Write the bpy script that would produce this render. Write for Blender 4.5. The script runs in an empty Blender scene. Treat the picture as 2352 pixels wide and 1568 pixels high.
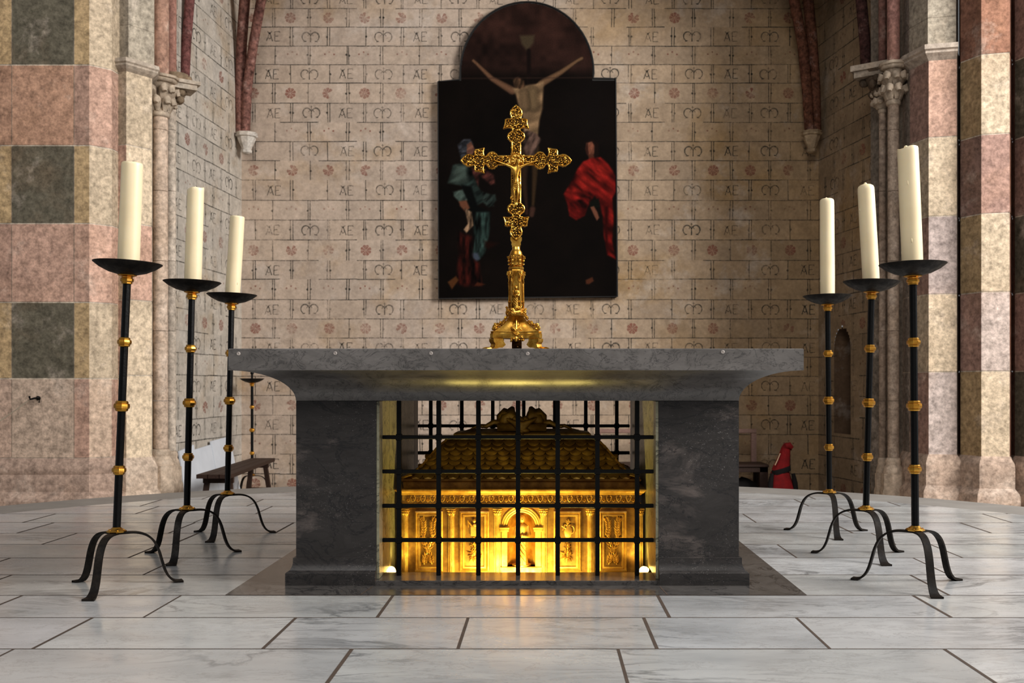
import bpy, math, random
import numpy as np
from mathutils import Matrix, Vector, Euler

random.seed(7)
PI = math.pi
sc = bpy.context.scene
COL = sc.collection

# ------------------------------------------------------------------ camera model (35 mm, level, shifted)
F = 2287.0; VX = 1250.0; VY = 885.0; EYE = 0.84
def P(x, y, Y):            # photo pixel at depth Y -> world point
    return Vector(((x - VX) / F * Y, Y, EYE + (VY - y) / F * Y))
def PX(x, Y): return (x - VX) / F * Y
def PZ(y, Y): return EYE + (VY - y) / F * Y

def lin(c):
    return tuple(((v / 255) / 12.92 if v / 255 <= 0.04045 else ((v / 255 + 0.055) / 1.055) ** 2.4) for v in c[:3])

# ------------------------------------------------------------------ mesh builder
class MB:
    def __init__(s): s.v = []; s.f = []; s.m = []; s.c = []; s.T = None; s.mi = 0; s.col = (1, 1, 1, 1)
    def av(s, p):
        p = Vector(p)
        if s.T is not None: p = s.T @ p
        s.v.append(tuple(p)); return len(s.v) - 1
    def af(s, idx): s.f.append(tuple(idx)); s.m.append(s.mi); s.c.append(s.col)
    def poly(s, pts): s.af([s.av(p) for p in pts])
    def box(s, x0, x1, y0, y1, z0, z1):
        i = [s.av(p) for p in ((x0,y0,z0),(x1,y0,z0),(x1,y1,z0),(x0,y1,z0),(x0,y0,z1),(x1,y0,z1),(x1,y1,z1),(x0,y1,z1))]
        for q in ((3,2,1,0),(4,5,6,7),(0,1,5,4),(1,2,6,5),(2,3,7,6),(3,0,4,7)): s.af([i[k] for k in q])
    def bbox(s, x0, x1, y0, y1, z0, z1, b=0.004):      # bevelled box by ring loft
        rings = [(b, z0), (0, z0 + b), (0, z1 - b), (b, z1)]
        L = [[(x0 + d, y0 + d, z), (x1 - d, y0 + d, z), (x1 - d, y1 - d, z), (x0 + d, y1 - d, z)] for d, z in rings]
        s.loft(L, True, True)
    def loft(s, rings, cap0=True, cap1=True, closed=True):
        I = [[s.av(p) for p in r] for r in rings]
        n = len(I[0])
        for a, b in zip(I, I[1:]):
            for k in range(n if closed else n - 1):
                k2 = (k + 1) % n
                s.af((a[k], a[k2], b[k2], b[k]))
        if cap0: s.af(I[0][::-1])
        if cap1: s.af(I[-1])
    def lathe(s, prof, c=(0, 0, 0), seg=24, ph=0.0, sx=1, sy=1):
        s.loft([[(c[0] + r * sx * math.cos(ph + 2*PI*k/seg), c[1] + r * sy * math.sin(ph + 2*PI*k/seg), c[2] + z) for k in range(seg)] for r, z in prof])
    def tube(s, pts, rad, seg=8, cap=True, up=(0, 0, 1), sx=1.0, sy=1.0, closed=False):
        pts = [Vector(p) for p in pts]; n = len(pts); rings = []
        up = Vector(up)
        for i, p in enumerate(pts):
            if closed: t = pts[(i + 1) % n] - pts[i - 1]
            else: t = pts[min(i + 1, n - 1)] - pts[max(i - 1, 0)]
            t = t.normalized() if t.length > 1e-9 else Vector((0, 0, 1))
            u = up
            a = t.cross(u)
            if a.length < 1e-3: a = t.cross(Vector((0, 1, 0.013)))
            if a.length < 1e-3: a = t.cross(Vector((1, 0, 0)))
            a.normalize(); b = a.cross(t).normalized()
            r = rad[i] if isinstance(rad, (list, tuple)) else rad
            rings.append([tuple(p + a * (r * sx * math.cos(2*PI*k/seg + PI/seg)) + b * (r * sy * math.sin(2*PI*k/seg + PI/seg))) for k in range(seg)])
        if closed: rings.append(rings[0]); s.loft(rings, False, False)
        else: s.loft(rings, cap, cap)
    def ell(s, c, r, seg=10, rings=6, R=None):
        if not hasattr(r, '__len__'): r = (r, r, r)
        rr = []
        c = Vector(c)
        for i in range(rings + 1):
            th = PI * i / rings
            q = max(math.sin(th), 0.02); z = -math.cos(th)
            ring = []
            for k in range(seg):
                p = Vector((r[0]*q*math.cos(2*PI*k/seg), r[1]*q*math.sin(2*PI*k/seg), r[2]*z))
                if R is not None: p = R @ p
                ring.append(tuple(c + p))
            rr.append(ring)
        s.loft(rr)
    def prismXZ(s, pts, y0, y1, b=0.0):   # polygon in XZ (anticlockwise seen from -Y), extruded y0 (front) .. y1
        A = [s.av((x, y0, z)) for x, z in pts]; B = [s.av((x, y1, z)) for x, z in pts]
        s.af(A); s.af(B[::-1]); n = len(pts)
        for k in range(n):
            k2 = (k + 1) % n
            s.af((A[k2], A[k], B[k], B[k2]))
    def add_mesh(s, me, T=None):
        o = len(s.v)
        for v in me.vertices: s.v.append(tuple((T @ v.co) if T is not None else v.co))
        for p in me.polygons: s.f.append(tuple(o + i for i in p.vertices)); s.m.append(s.mi); s.c.append(s.col)

ORG = {}
def obj(name, mb, mats, parent=None, smooth=None, org=None, loc=None):
    """link ONE mesh object; vertices were written in world coordinates (or in the parent's frame origin ORG)"""
    me = bpy.data.meshes.new(name)
    o0 = Vector(org) if org is not None else (ORG[parent] if parent is not None else Vector((0, 0, 0)))
    me.from_pydata([tuple(Vector(v) - o0) for v in mb.v], [], mb.f)
    if not isinstance(mats, (list, tuple)): mats = [mats]
    for m in mats: me.materials.append(m)
    if len(mats) > 1: me.polygons.foreach_set('material_index', mb.m)
    at = me.color_attributes.new('Col', 'FLOAT_COLOR', 'CORNER')
    cl = []
    for p, c in zip(mb.f, mb.c):
        c4 = tuple(c) + (1.0,) * (4 - len(c))
        cl.extend(c4 * len(p))
    at.data.foreach_set('color', cl)
    me.validate(clean_customdata=False)
    if smooth is not None:
        me.polygons.foreach_set('use_smooth', [True] * len(me.polygons))
        if smooth < 179:
            try: me.set_sharp_from_angle(angle=math.radians(smooth))
            except Exception: pass
    me.update()
    o = bpy.data.objects.new(name, me); COL.objects.link(o)
    if parent is not None:
        o.parent = parent; o.location = o0 - ORG[parent]
    else: o.location = o0
    ORG[o] = o0
    return o
def tag(o, label, cat, group=None):
    o['label'] = label; o['category'] = cat
    if group: o['group'] = group
    return o
def thing(name, label, cat, loc=(0, 0, 0), group=None):
    o = bpy.data.objects.new(name, None); COL.objects.link(o); o.location = loc; o.empty_display_size = 0.1
    ORG[o] = Vector(loc); return tag(o, label, cat, group)
def struct(name, mb, mats, smooth=None):
    o = obj(name, mb, mats, smooth=smooth); o['kind'] = 'structure'; return o
def copy_tree(o, parent=None):
    c = o.copy(); COL.objects.link(c); c.parent = parent
    for ch in list(o.children): copy_tree(ch, c)
    return c

def skin(verts, edges, radii, sub=2):
    me = bpy.data.meshes.new('sk'); me.from_pydata(verts, edges, [])
    o = bpy.data.objects.new('sk', me); COL.objects.link(o)
    m = o.modifiers.new('s', 'SKIN'); m.use_smooth_shade = True
    for i, r in enumerate(radii):
        me.skin_vertices[0].data[i].radius = (r, r) if not hasattr(r, '__len__') else r
    me.skin_vertices[0].data[0].use_root = True
    s = o.modifiers.new('d', 'SUBSURF'); s.levels = sub; s.render_levels = sub
    dg = bpy.context.evaluated_depsgraph_get()
    out = bpy.data.meshes.new_from_object(o.evaluated_get(dg))
    bpy.data.objects.remove(o); return out

# ------------------------------------------------------------------ materials
class NT:
    def __init__(s, name):
        s.m = bpy.data.materials.new(name); s.m.use_nodes = True
        s.t = s.m.node_tree; s.t.nodes.clear()
        s.out = s.n('ShaderNodeOutputMaterial'); s.b = s.n('ShaderNodeBsdfPrincipled')
        s.l(s.b.outputs[0], s.out.inputs[0])
        s.tc = s.n('ShaderNodeTexCoord')
    def n(s, typ, **kw):
        o = s.t.nodes.new(typ)
        for k, v in kw.items(): setattr(o, k, v)
        return o
    def l(s, a, b): s.t.links.new(a, b)
    def set(s, **kw):
        for k, v in kw.items():
            i = s.b.inputs[k.replace('_', ' ')]
            i.default_value = v if not (isinstance(v, tuple) and len(v) == 3 and i.type == 'RGBA') else v + (1,)
    def noise(s, scale, detail=4, rough=0.55, vec=None, dist=0.0):
        n = s.n('ShaderNodeTexNoise'); n.inputs['Scale'].default_value = scale; n.inputs['Detail'].default_value = detail
        n.inputs['Roughness'].default_value = rough; n.inputs['Distortion'].default_value = dist
        s.l(vec if vec is not None else s.tc.outputs['Object'], n.inputs['Vector']); return n.outputs['Fac']
    def mapping(s, scale=(1, 1, 1), rot=(0, 0, 0), vec=None):
        n = s.n('ShaderNodeMapping'); n.inputs['Scale'].default_value = scale; n.inputs['Rotation'].default_value = rot
        s.l(vec if vec is not None else s.tc.outputs['Object'], n.inputs['Vector']); return n.outputs[0]
    def mr(s, x, a, b, c=0.0, d=1.0):
        n = s.n('ShaderNodeMapRange'); n.clamp = True
        s.l(x, n.inputs[0])
        for i, v in zip((1, 2, 3, 4), (a, b, c, d)): n.inputs[i].default_value = v
        return n.outputs[0]
    def math(s, op, a, b=None, c=None):
        n = s.n('ShaderNodeMath', operation=op)
        for i, v in enumerate((a, b, c)):
            if v is None: continue
            if isinstance(v, (int, float)): n.inputs[i].default_value = v
            else: s.l(v, n.inputs[i])
        return n.outputs[0]
    def mix(s, fac, a, b, blend='MIX'):
        n = s.n('ShaderNodeMix', data_type='RGBA', blend_type=blend)
        for i, v in ((0, fac), (6, a), (7, b)):
            if isinstance(v, (int, float)): n.inputs[i].default_value = v
            elif isinstance(v, tuple): n.inputs[i].default_value = v if len(v) == 4 else v + (1,)
            else: s.l(v, n.inputs[i])
        return n.outputs[2]
    def attr(s):
        n = s.n('ShaderNodeAttribute'); n.attribute_name = 'Col'; return n
    def bump(s, h, strength=0.3, dist=0.01):
        n = s.n('ShaderNodeBump'); n.inputs['Strength'].default_value = strength; n.inputs['Distance'].default_value = dist
        s.l(h, n.inputs['Height']); s.l(n.outputs[0], s.b.inputs['Normal'])
    def col(s, c): s.l(c, s.b.inputs['Base Color'])

def m_stone(name, fine=22, big=1.3, k=0.35, stain=(0.30, 0.18, 0.07), st=0.5, pale=(0.62, 0.55, 0.47), pl=0.45, bump=0.25):
    t = NT(name); a = t.attr()
    n1 = t.noise(fine, 9, 0.72); n2 = t.noise(big, 5, 0.6, dist=0.3); n3 = t.noise(big * 2.3, 7, 0.68, vec=t.mapping((1, 1, 1), (0.4, 0.2, 1.1)))
    c = t.mix(t.mr(n2, 0.52, 0.72, 0, st), a.outputs['Color'], stain)
    c = t.mix(t.mr(n3, 0.55, 0.72, 0, pl), c, pale)
    f = t.math('MULTIPLY', t.mr(n1, 0.32, 0.68, 1 - k, 1 + k), t.mr(t.noise(5.5, 6, 0.65, dist=.4), 0.33, 0.67, .86, 1.12))
    cc = t.n('ShaderNodeCombineColor'); [t.l(f, cc.inputs[i]) for i in range(3)]
    c = t.mix(1.0, c, cc.outputs[0], 'MULTIPLY')
    t.col(c); t.set(Roughness=0.9, Specular_IOR_Level=0.15); t.bump(n1, bump, 0.02)
    return t.m
M_wall = m_stone('painted_plaster_wall', 20, 0.75, 0.17, (0.35, 0.225, 0.10), 0.75, (0.58, 0.52, 0.47), 0.5, 0.1)
M_pier = m_stone('painted_pier_stone', 22, 1.1, 0.45, (0.34, 0.20, 0.11), 0.3, (0.66, 0.56, 0.48), 0.5, 0.4)
M_carv = m_stone('carved_stone', 18, 2.0, 0.35, (0.3, 0.2, 0.12), 0.3, (0.6, 0.54, 0.47), 0.3, 0.4)

def m_paint(name, c, lo, hi, amax):
    t = NT(name)
    n = t.math('ADD', t.math('MULTIPLY', t.noise(38, 4, 0.7), 0.55), t.math('MULTIPLY', t.noise(2.2, 3, 0.6), 0.45))
    t.l(t.mr(n, lo, hi, 0.05, amax), t.b.inputs['Alpha'])
    t.set(Base_Color=c, Roughness=0.9, Specular_IOR_Level=0.1); return t.m
M_ink = m_paint('grey_wall_paint', (0.07, 0.07, 0.062), 0.38, 0.60, 0.72)
M_red = m_paint('red_wall_paint', (0.33, 0.125, 0.095), 0.38, 0.62, 0.62)

def m_marble_floor():
    t = NT('white_marble_floor'); a = t.attr()
    add = t.n('ShaderNodeVectorMath', operation='MULTIPLY_ADD')
    cv = t.n('ShaderNodeCombineXYZ'); [t.l(a.outputs['Alpha'], cv.inputs[i]) for i in range(3)]
    t.l(cv.outputs[0], add.inputs[0]); add.inputs[1].default_value = (37, 53, 11); t.l(t.tc.outputs['Object'], add.inputs[2])
    v = t.mapping((0.9, 2.6, 1), (0, 0, 0.45), add.outputs[0])
    n = t.noise(1.6, 8, 0.62, v, 0.9)
    vein = t.mr(t.math('ABSOLUTE', t.math('SUBTRACT', n, 0.5)), 0.0, 0.035, 1, 0)
    n2 = t.noise(4.5, 8, 0.7, v, 0.6); v2 = t.mr(t.math('ABSOLUTE', t.math('SUBTRACT', n2, 0.47)), 0.0, 0.02, 1, 0)
    cloud = t.noise(1.1, 6, 0.6, v)
    gate = t.mr(t.noise(1.4, 3, 0.5, add.outputs[0]), 0.42, 0.65, 0, 1)
    c = t.mix(t.mr(cloud, 0.3, 0.7, 0.0, 0.75), a.outputs['Color'], (0.29, 0.295, 0.30))
    c = t.mix(t.math('MULTIPLY', t.math('MULTIPLY', vein, gate), 0.75), c, (0.13, 0.135, 0.14))
    c = t.mix(t.math('MULTIPLY', v2, 0.38), c, (0.22, 0.21, 0.20))
    spk = t.mr(t.noise(55, 2, 0.5), 0.70, 0.78, 0, 0.4)
    c = t.mix(spk, c, (0.22, 0.17, 0.13))
    t.col(c); t.l(t.mr(t.noise(5, 5, 0.6), 0.3, 0.7, 0.13, 0.34), t.b.inputs['Roughness']); t.set(Specular_IOR_Level=0.42)
    t.bump(t.noise(3, 4, 0.5), 0.06, 0.02)
    return t.m
M_floor = m_marble_floor()

def m_dark_marble(name, base, light, fleck=0.6, vein=(0.02, 0.02, 0.022), rough=0.3, cloudk=0.5, sc_=1.0, cld=(0.56, 0.74), vs=3.1, vw=.018, spec=.4, stretch=(1, 1, 1.8)):
    t = NT(name)
    v = t.mapping(stretch, (0.12, 0.2, 0.1))
    n = t.noise(2.2 * sc_, 9, 0.68, v, 0.8); n2 = t.noise(9 * sc_, 8, 0.7, v, 1.2)
    c = t.mix(t.mr(n2, 0.3, 0.7, 0, 0.8), base, tuple(x * 1.9 for x in base))
    c = t.mix(t.mr(n, cld[0], cld[1], 0, cloudk), c, light)
    ve = t.mr(t.math('ABSOLUTE', t.math('SUBTRACT', t.noise(vs, 8, 0.66, t.mapping((1, 1, 1.7), (.2, -.6, .1)), 1.3), 0.5)), 0, vw, 0.8, 0)
    c = t.mix(ve, c, vein)
    w = t.mapping((1, 1, 2.2), (0.5, 0.9, 0.3))
    fl = t.math('MULTIPLY', t.mr(t.noise(95, 4, 0.65, w, 1.6), 0.625, 0.685, 0, 1), t.mr(t.noise(4, 3, 0.5), 0.44, 0.56, 0.12, fleck))
    c = t.mix(fl, c, (0.33, 0.31, 0.30))
    t.col(c); t.set(Roughness=rough, Specular_IOR_Level=spec); t.bump(n2, 0.03, 0.01); return t.m
M_pillar = m_dark_marble('charcoal_marble', (0.035, 0.032, 0.031), (0.21, 0.175, 0.16), 0.9, rough=0.42, cloudk=0.85, cld=(0.57, 0.76), sc_=.8, stretch=(1, 1, 2.6))
M_slab = m_dark_marble('grey_veined_marble', (0.098, 0.091, 0.086), (0.23, 0.215, 0.205), 0.3, rough=0.32, cloudk=0.6, cld=(0.46, 0.66), vs=9.5, vw=.020, spec=.8, vein=(0.036, 0.034, 0.034))
M_mat = m_dark_marble('dark_floor_stone', (0.075, 0.070, 0.067), (0.17, 0.16, 0.155), 0.25, rough=0.17, cloudk=0.4)
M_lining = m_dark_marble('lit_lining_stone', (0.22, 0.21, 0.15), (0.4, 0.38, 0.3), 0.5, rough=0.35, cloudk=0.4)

def m_metal(name, c, rough, dark=None, scale=30, metallic=1.0, bump=0.1, spec=0.5):
    t = NT(name)
    n = t.noise(scale, 5, 0.6)
    col = t.mix(t.mr(n, 0.4, 0.65, 0, 1), dark if dark else tuple(x * 0.55 for x in c), c)
    t.col(col); t.l(t.mr(n, 0.3, 0.7, rough * 1.25, rough * 0.8), t.b.inputs['Roughness'])
    t.set(Metallic=metallic, Specular_IOR_Level=spec); t.bump(n, bump, 0.004); return t.m
M_gold = m_metal('gilt_bronze', (0.85, 0.52, 0.12), 0.34, (0.42, 0.21, 0.035), 35)
M_golds = m_metal('gilt_shrine', (0.72, 0.46, 0.12), 0.42, (0.42, 0.23, 0.05), 20, metallic=0.5, bump=0.12)
M_goldf = m_metal('shaded_gilt_field', (0.36, 0.20, 0.045), 0.45, (0.20, 0.10, 0.022), 20, metallic=0.5, bump=0.12)  # darker copy of the shrine gilt: recess shade put into the colour
M_goldr = m_metal('shaded_gilt_roof', (0.46, 0.30, 0.07), 0.42, (0.24, 0.14, 0.03), 18, metallic=0.6, bump=0.15)  # roof gilt darkened in colour, as shaded above the low lamps
M_goldd = m_metal('tarnish_shade_gilt', (0.17, 0.09, 0.03), 0.45, (0.05, 0.028, 0.012), 35)
M_brass = m_metal('brass_knob', (0.80, 0.46, 0.10), 0.32, (0.55, 0.28, 0.05), 25)
M_iron = m_metal('black_iron', (0.006, 0.006, 0.0065), 0.38, (0.003, 0.003, 0.003), 60, metallic=0.0, bump=0.25, spec=0.25)
M_rust = m_metal('brown_iron', (0.022, 0.017, 0.013), 0.5, (0.009, 0.007, 0.006), 40, metallic=0.0, bump=0.3, spec=0.25)
M_grille = m_metal('grille_iron', (0.006, 0.006, 0.006), 0.45, (0.004, 0.004, 0.004), 60, metallic=0.0, bump=0.2, spec=0.25)

def m_plain(name, c, rough=0.6, c2=None, scale=12, stretch=(1, 1, 1), **kw):
    t = NT(name)
    n = t.noise(scale, 6, 0.6, t.mapping(stretch))
    t.col(t.mix(t.mr(n, 0.3, 0.7), c2 if c2 else tuple(x * 0.75 for x in c), c)); t.set(Roughness=rough, **kw); t.bump(n, 0.1, 0.01); return t.m
M_wax = m_plain('ivory_wax', (0.87, 0.75, 0.52), 0.42, (0.82, 0.69, 0.46), 6, Subsurface_Weight=0.25, Subsurface_Radius=(0.03, 0.02, 0.01))
M_wick = m_plain('wick', (0.05, 0.045, 0.04), 0.9)
M_wood = m_plain('dark_wood', (0.060, 0.030, 0.019), 0.6, (0.025, 0.012, 0.008), 9, (14, 1.2, 14))
M_woodp = m_plain('pale_wood', (0.30, 0.19, 0.155), 0.5, (0.2, 0.12, 0.095), 9, (3, 14, 14))
M_board = m_plain('white_board', (0.66, 0.69, 0.74), 0.6, (0.58, 0.61, 0.66), 5)
M_redc = m_plain('red_cloth', (0.27, 0.008, 0.010), 0.85, (0.16, 0.005, 0.006), 14)
M_blackc = m_plain('black_cloth', (0.012, 0.009, 0.009), 0.9)
M_stripe = m_plain('cream_trim', (0.6, 0.45, 0.3), 0.8)
M_rope = m_plain('pale_rope', (0.5, 0.42, 0.33), 0.9)
M_lower = m_plain('lower_floor_stone', (0.36, 0.31, 0.26), 0.7, (0.26, 0.22, 0.18), 3)
M_band = m_plain('grey_band_stone', (0.29, 0.275, 0.255), 0.55, (0.23, 0.215, 0.20), 4)
M_grout = m_plain('brown_grout', (0.095, 0.068, 0.052), 0.9)
M_frame = m_plain('dark_frame', (0.012, 0.010, 0.009), 0.6)
M_stud = m_plain('pale_stud', (0.5, 0.45, 0.42), 0.4)
def m_canvas():
    t = NT('oil_painting'); a = t.attr()
    n = t.noise(60, 5, 0.7, t.mapping((1, 1, 1)))
    f = t.mr(n, 0.3, 0.7, 0.8, 1.2); cc = t.n('ShaderNodeCombineColor'); [t.l(f, cc.inputs[i]) for i in range(3)]
    t.col(t.mix(1.0, a.outputs['Color'], cc.outputs[0], 'MULTIPLY')); t.set(Roughness=0.7, Specular_IOR_Level=0.08); t.bump(n, 0.15, 0.004); return t.m
M_canvas = m_canvas()
def m_emit(name, c, s):
    t = NT(name); t.set(Base_Color=c, Emission_Color=c, Emission_Strength=s); return t.m
M_lens = m_emit('lamp_lens', (1.0, 0.62, 0.16), 14.0)

# ------------------------------------------------------------------ PODIUM FLOOR
CX, CY, R_IN, R_OUT = -0.25, 4.23, 4.02, 4.48
ACX = -0.113                       # altar axis
MATX0, MATX1, MATY0, MATY1 = ACX - 1.165, ACX + 1.165, 3.986, 5.85
HX0, HX1, HY0, HY1 = ACX - 0.595, ACX + 0.595, 4.37, 5.44      # lamp trough inside the altar
circ = [(CX + R_IN * math.cos(2*PI*k/120), CY + R_IN * math.sin(2*PI*k/120)) for k in range(120)]
def clip(poly, conv):
    out = poly
    for i in range(len(conv)):
        a, b = conv[i], conv[(i + 1) % len(conv)]
        inp, out = out, []
        if not inp: return []
        side = lambda p: (b[0]-a[0])*(p[1]-a[1]) - (b[1]-a[1])*(p[0]-a[0])
        for j in range(len(inp)):
            p, q = inp[j - 1], inp[j]; sp, sq = side(p), side(q)
            if (sp >= 0) != (sq >= 0):
                t = sp / (sp - sq); out.append((p[0] + (q[0]-p[0])*t, p[1] + (q[1]-p[1])*t))
            if sq >= 0: out.append(q)
    return out
def rsub(r, h):
    x0, x1, y0, y1 = r; a0, a1, b0, b1 = h
    if a1 <= x0 or a0 >= x1 or b1 <= y0 or b0 >= y1: return [r]
    o = []
    if y0 < b0: o.append((x0, x1, y0, b0))
    if b1 < y1: o.append((x0, x1, b1, y1))
    m0, m1 = max(y0, b0), min(y1, b1)
    if x0 < a0: o.append((x0, a0, m0, m1))
    if a1 < x1: o.append((a1, x1, m0, m1))
    return o
courses = [0.26, 0.68, 1.10, 1.52, 1.94, 2.35, 2.76, 3.175, 3.604, 3.985, 4.416, 4.851, 5.263, 5.667, 6.10, 6.52, 6.93, 7.35, 7.77, 8.2, 8.4]
known = {6: [-2.55, -1.69, -0.613, 0.2355, 1.275, 2.15], 7: [-2.4, -1.633, -0.898, -0.275, 0.36, 0.912, 1.88], 8: [-2.9, -2.087, -1.452, -0.605, 0.454, 1.475, 2.3],
         9: [-3.3, -2.36, 1.623, 2.6], 10: [-3.4, -2.6, -1.78, 1.797, 2.7]}
mb = MB(); rng = random.Random(3)
MATR = (MATX0, MATX1, MATY0, MATY1)
for i in range(len(courses) - 1):
    y0, y1 = courses[i], courses[i + 1]
    if i in known: xs = known[i]
    else:
        xs = []; x = -4.6 + rng.uniform(0, 0.8)
        while x < 4.2: xs.append(x); x += rng.uniform(0.6, 1.05)
    xs = [-4.9] + xs + [4.6]
    for a, b in zip(xs, xs[1:]):
        s = rng.uniform(0.47, 0.58); col = (s * rng.uniform(0.985, 1.01), s, s * rng.uniform(0.97, 1.02), rng.random())
        for r in rsub((a, b, y0, y1), MATR):
            p = clip([(r[0], r[2]), (r[1], r[2]), (r[1], r[3]), (r[0], r[3])], circ)
            if len(p) > 2: mb.col = col; mb.mi = 0; mb.poly([(x, y, 0) for x, y in p])
    mb.mi = 1
    for x in xs[1:-1]:
        w = rng.uniform(0.004, 0.0065)
        for r in rsub((x - w, x + w, y0, y1), MATR):
            p = clip([(r[0], r[2]), (r[1], r[2]), (r[1], r[3]), (r[0], r[3])], circ)
            if len(p) > 2: mb.poly([(x_, y_, 0.0006) for x_, y_ in p])
    for r in rsub((-4.9, 4.6, y0 - 0.0032, y0 + 0.0032), MATR):
        p = clip([(r[0], r[2]), (r[1], r[2]), (r[1], r[3]), (r[0], r[3])], circ)
        if len(p) > 2: mb.poly([(x_, y_, 0.0007) for x_, y_ in p])
struct('floor', mb, [M_floor, M_grout])
# rim band of the round podium + riser
mb = MB(); N = 120
rings = []
for r, z in ((R_IN, 0.0), (R_OUT - 0.02, 0.0), (R_OUT, -0.02), (R_OUT, -0.15), (R_OUT + 0.3, -0.15), (R_OUT + 0.3, -0.29), (R_OUT + 0.6, -0.29), (R_OUT + 0.6, -0.43)):
    rings.append([(CX + r * math.cos(2*PI*k/N), CY + r * math.sin(2*PI*k/N), z) for k in range(N)])
mb.loft(rings, False, False)
struct('trim_1', mb, M_band)
# dark stone border round the altar, with the trough left open
mb = MB()
for r in rsub(MATR, (HX0, HX1, HY0, HY1)): mb.poly([(r[0], r[2], 0.0015), (r[1], r[2], 0.0015), (r[1], r[3], 0.0015), (r[0], r[3], 0.0015)])
zt = -0.07
for a, b in (((HX0, HY0), (HX1, HY0)), ((HX1, HY0), (HX1, HY1)), ((HX1, HY1), (HX0, HY1)), ((HX0, HY1), (HX0, HY0))):
    mb.poly([(a[0], a[1], 0.0015), (b[0], b[1], 0.0015), (b[0], b[1], zt), (a[0], a[1], zt)])
mb.poly([(HX0, HY0, zt), (HX1, HY0, zt), (HX1, HY1, zt), (HX0, HY1, zt)])
mb.mi = 1
for px0, px1 in ((857, 828), (1515, 1533)):
    a = Vector((PX(px0, 4.16), 4.16, 0.002)); b = Vector((PX(px1, 3.99), 3.99, 0.002))
    mb.poly([a + Vector((-.003, 0, 0)), b + Vector((-.003, 0, 0)), b + Vector((.003, 0, 0)), a + Vector((.003, 0, 0))])
struct('trim_2', mb, [M_mat, M_grout])
mb = MB(); mb.poly([(-8, -6, -0.43), (8, -6, -0.43), (8, 13, -0.43), (-8, 13, -0.43)])
struct('floor_lower', mb, M_lower)

# ------------------------------------------------------------------ CHAPEL WALLS with painted ashlar
YB = 12.0; KB = YB / F
ypx = [-465, -421, -377, -333, -289, -245, -201, -157, -112, -68, -24, 20, 62.5, 106, 148.5, 191, 237, 281, 325, 369, 413.6, 460, 505, 551, 598, 641, 688, 732, 776, 820, 864, 908, 953, 997.5, 1043, 1088, 1133]
zrow = [PZ(y, YB) for y in ypx]      # descending
xa = [498, 584, 670, 755, 838, 924, 1011, 1098, 1186, 1273, 1360, 1447, 1546, 1636, 1723, 1812, 1900]
xb = [540, 629, 710, 799, 877, 967, 1057, 1145, 1235, 1320, 1408, 1501, 1593, 1680, 1768, 1858, 1945]
def rowkind(i): return {0: 'rose', 1: 'ae', 2: 'dot', 3: 'ae'}[(i - 11) % 4]     # row i lies between zrow[i] and zrow[i+1]
XL, XR = PX(555, YB), PX(1880, YB)
LDIR, RDIR = 0.07, -0.1775        # dX per dY of the side walls

def strip(mb, mp, a, b, w0, w1=None):
    w1 = w0 if w1 is None else w1
    dx, dz = b[0]-a[0], b[1]-a[1]; L = math.hypot(dx, dz) or 1; nx, nz = -dz/L, dx/L
    mb.poly([mp(a[0]-nx*w0, a[1]-nz*w0), mp(b[0]-nx*w1, b[1]-nz*w1), mp(b[0]+nx*w1, b[1]+nz*w1), mp(a[0]+nx*w0, a[1]+nz*w0)])
def disc(mb, mp, u, z, r, n=9): mb.poly([mp(u + r*math.cos(2*PI*k/n), z + r*math.sin(2*PI*k/n)) for k in range(n)])
def pline(mb, mp, pts, w):
    for a, b in zip(pts, pts[1:]): strip(mb, mp, a, b, w)
def glyph_ae(mb, mp, u, z, s, rg, fx=1):
    j = lambda: rg.uniform(-.06, .06) * s
    w = 0.040 * s * rg.uniform(0.8, 1.25)
    T = lambda q: (u + q[0]*s*fx + j()*.3, z + q[1]*s + j()*.3)
    pline(mb, mp, [T((-0.68, -0.5)), T((-0.36, 0.42))], w); pline(mb, mp, [T((-0.36, 0.42)), T((-0.06, -0.5))], w * 1.3)
    pline(mb, mp, [T((-0.60, 0.5)), T((-0.40, 0.22)), T((-0.14, 0.5))], w * .8)
    pline(mb, mp, [T((-0.52, -0.12)), T((-0.37, -0.28)), T((-0.2, -0.12))], w * .8)
    pline(mb, mp, [T((0.16, 0.46)), T((0.14, -0.5))], w * 1.1)
    for zz, l in ((0.46, 0.66), (0.0, 0.5), (-0.5, 0.68)):
        pline(mb, mp, [T((0.15, zz)), T((l, zz + .02))], w * .85)
    pline(mb, mp, [T((0.66, 0.48)), T((0.65, 0.34))], w * .7)
def glyph_m(mb, mp, u, z, s, rg):
    w = 0.042 * s * rg.uniform(0.8, 1.2)
    for sg in (-1, 1):
        pts = [(u + sg*s*(0.38 + 0.36*math.cos(t)), z + s*(0.0 + 0.40*math.sin(t))) for t in [PI*0.93 - k*PI*1.40/11 for k in range(12)]]
        for k, (a, b) in enumerate(zip(pts, pts[1:])):
            ww = w * (0.55 + 0.75 * math.sin(PI * min(k + 1, 10) / 11)); strip(mb, mp, a, b, ww)
        pline(mb, mp, [(pts[-1][0] + sg*s*0.20, pts[-1][1] - s*0.03), (pts[-1][0], pts[-1][1]), (pts[-1][0] - sg*s*.05, pts[-1][1] + s*.05)], w * .7)
        pline(mb, mp, [(u + sg*s*0.10, z + s*0.30), (u + sg*s*0.24, z + s*0.06)], w * .6)
    strip(mb, mp, (u, z + 0.34*s), (u, z - 0.46*s), w * .8, w * 1.3)
    pline(mb, mp, [(u - 0.10*s, z + 0.50*s), (u + 0.10*s, z + 0.50*s)], w * .5); pline(mb, mp, [(u, z + 0.36*s), (u, z + 0.62*s)], w * .5)
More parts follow.
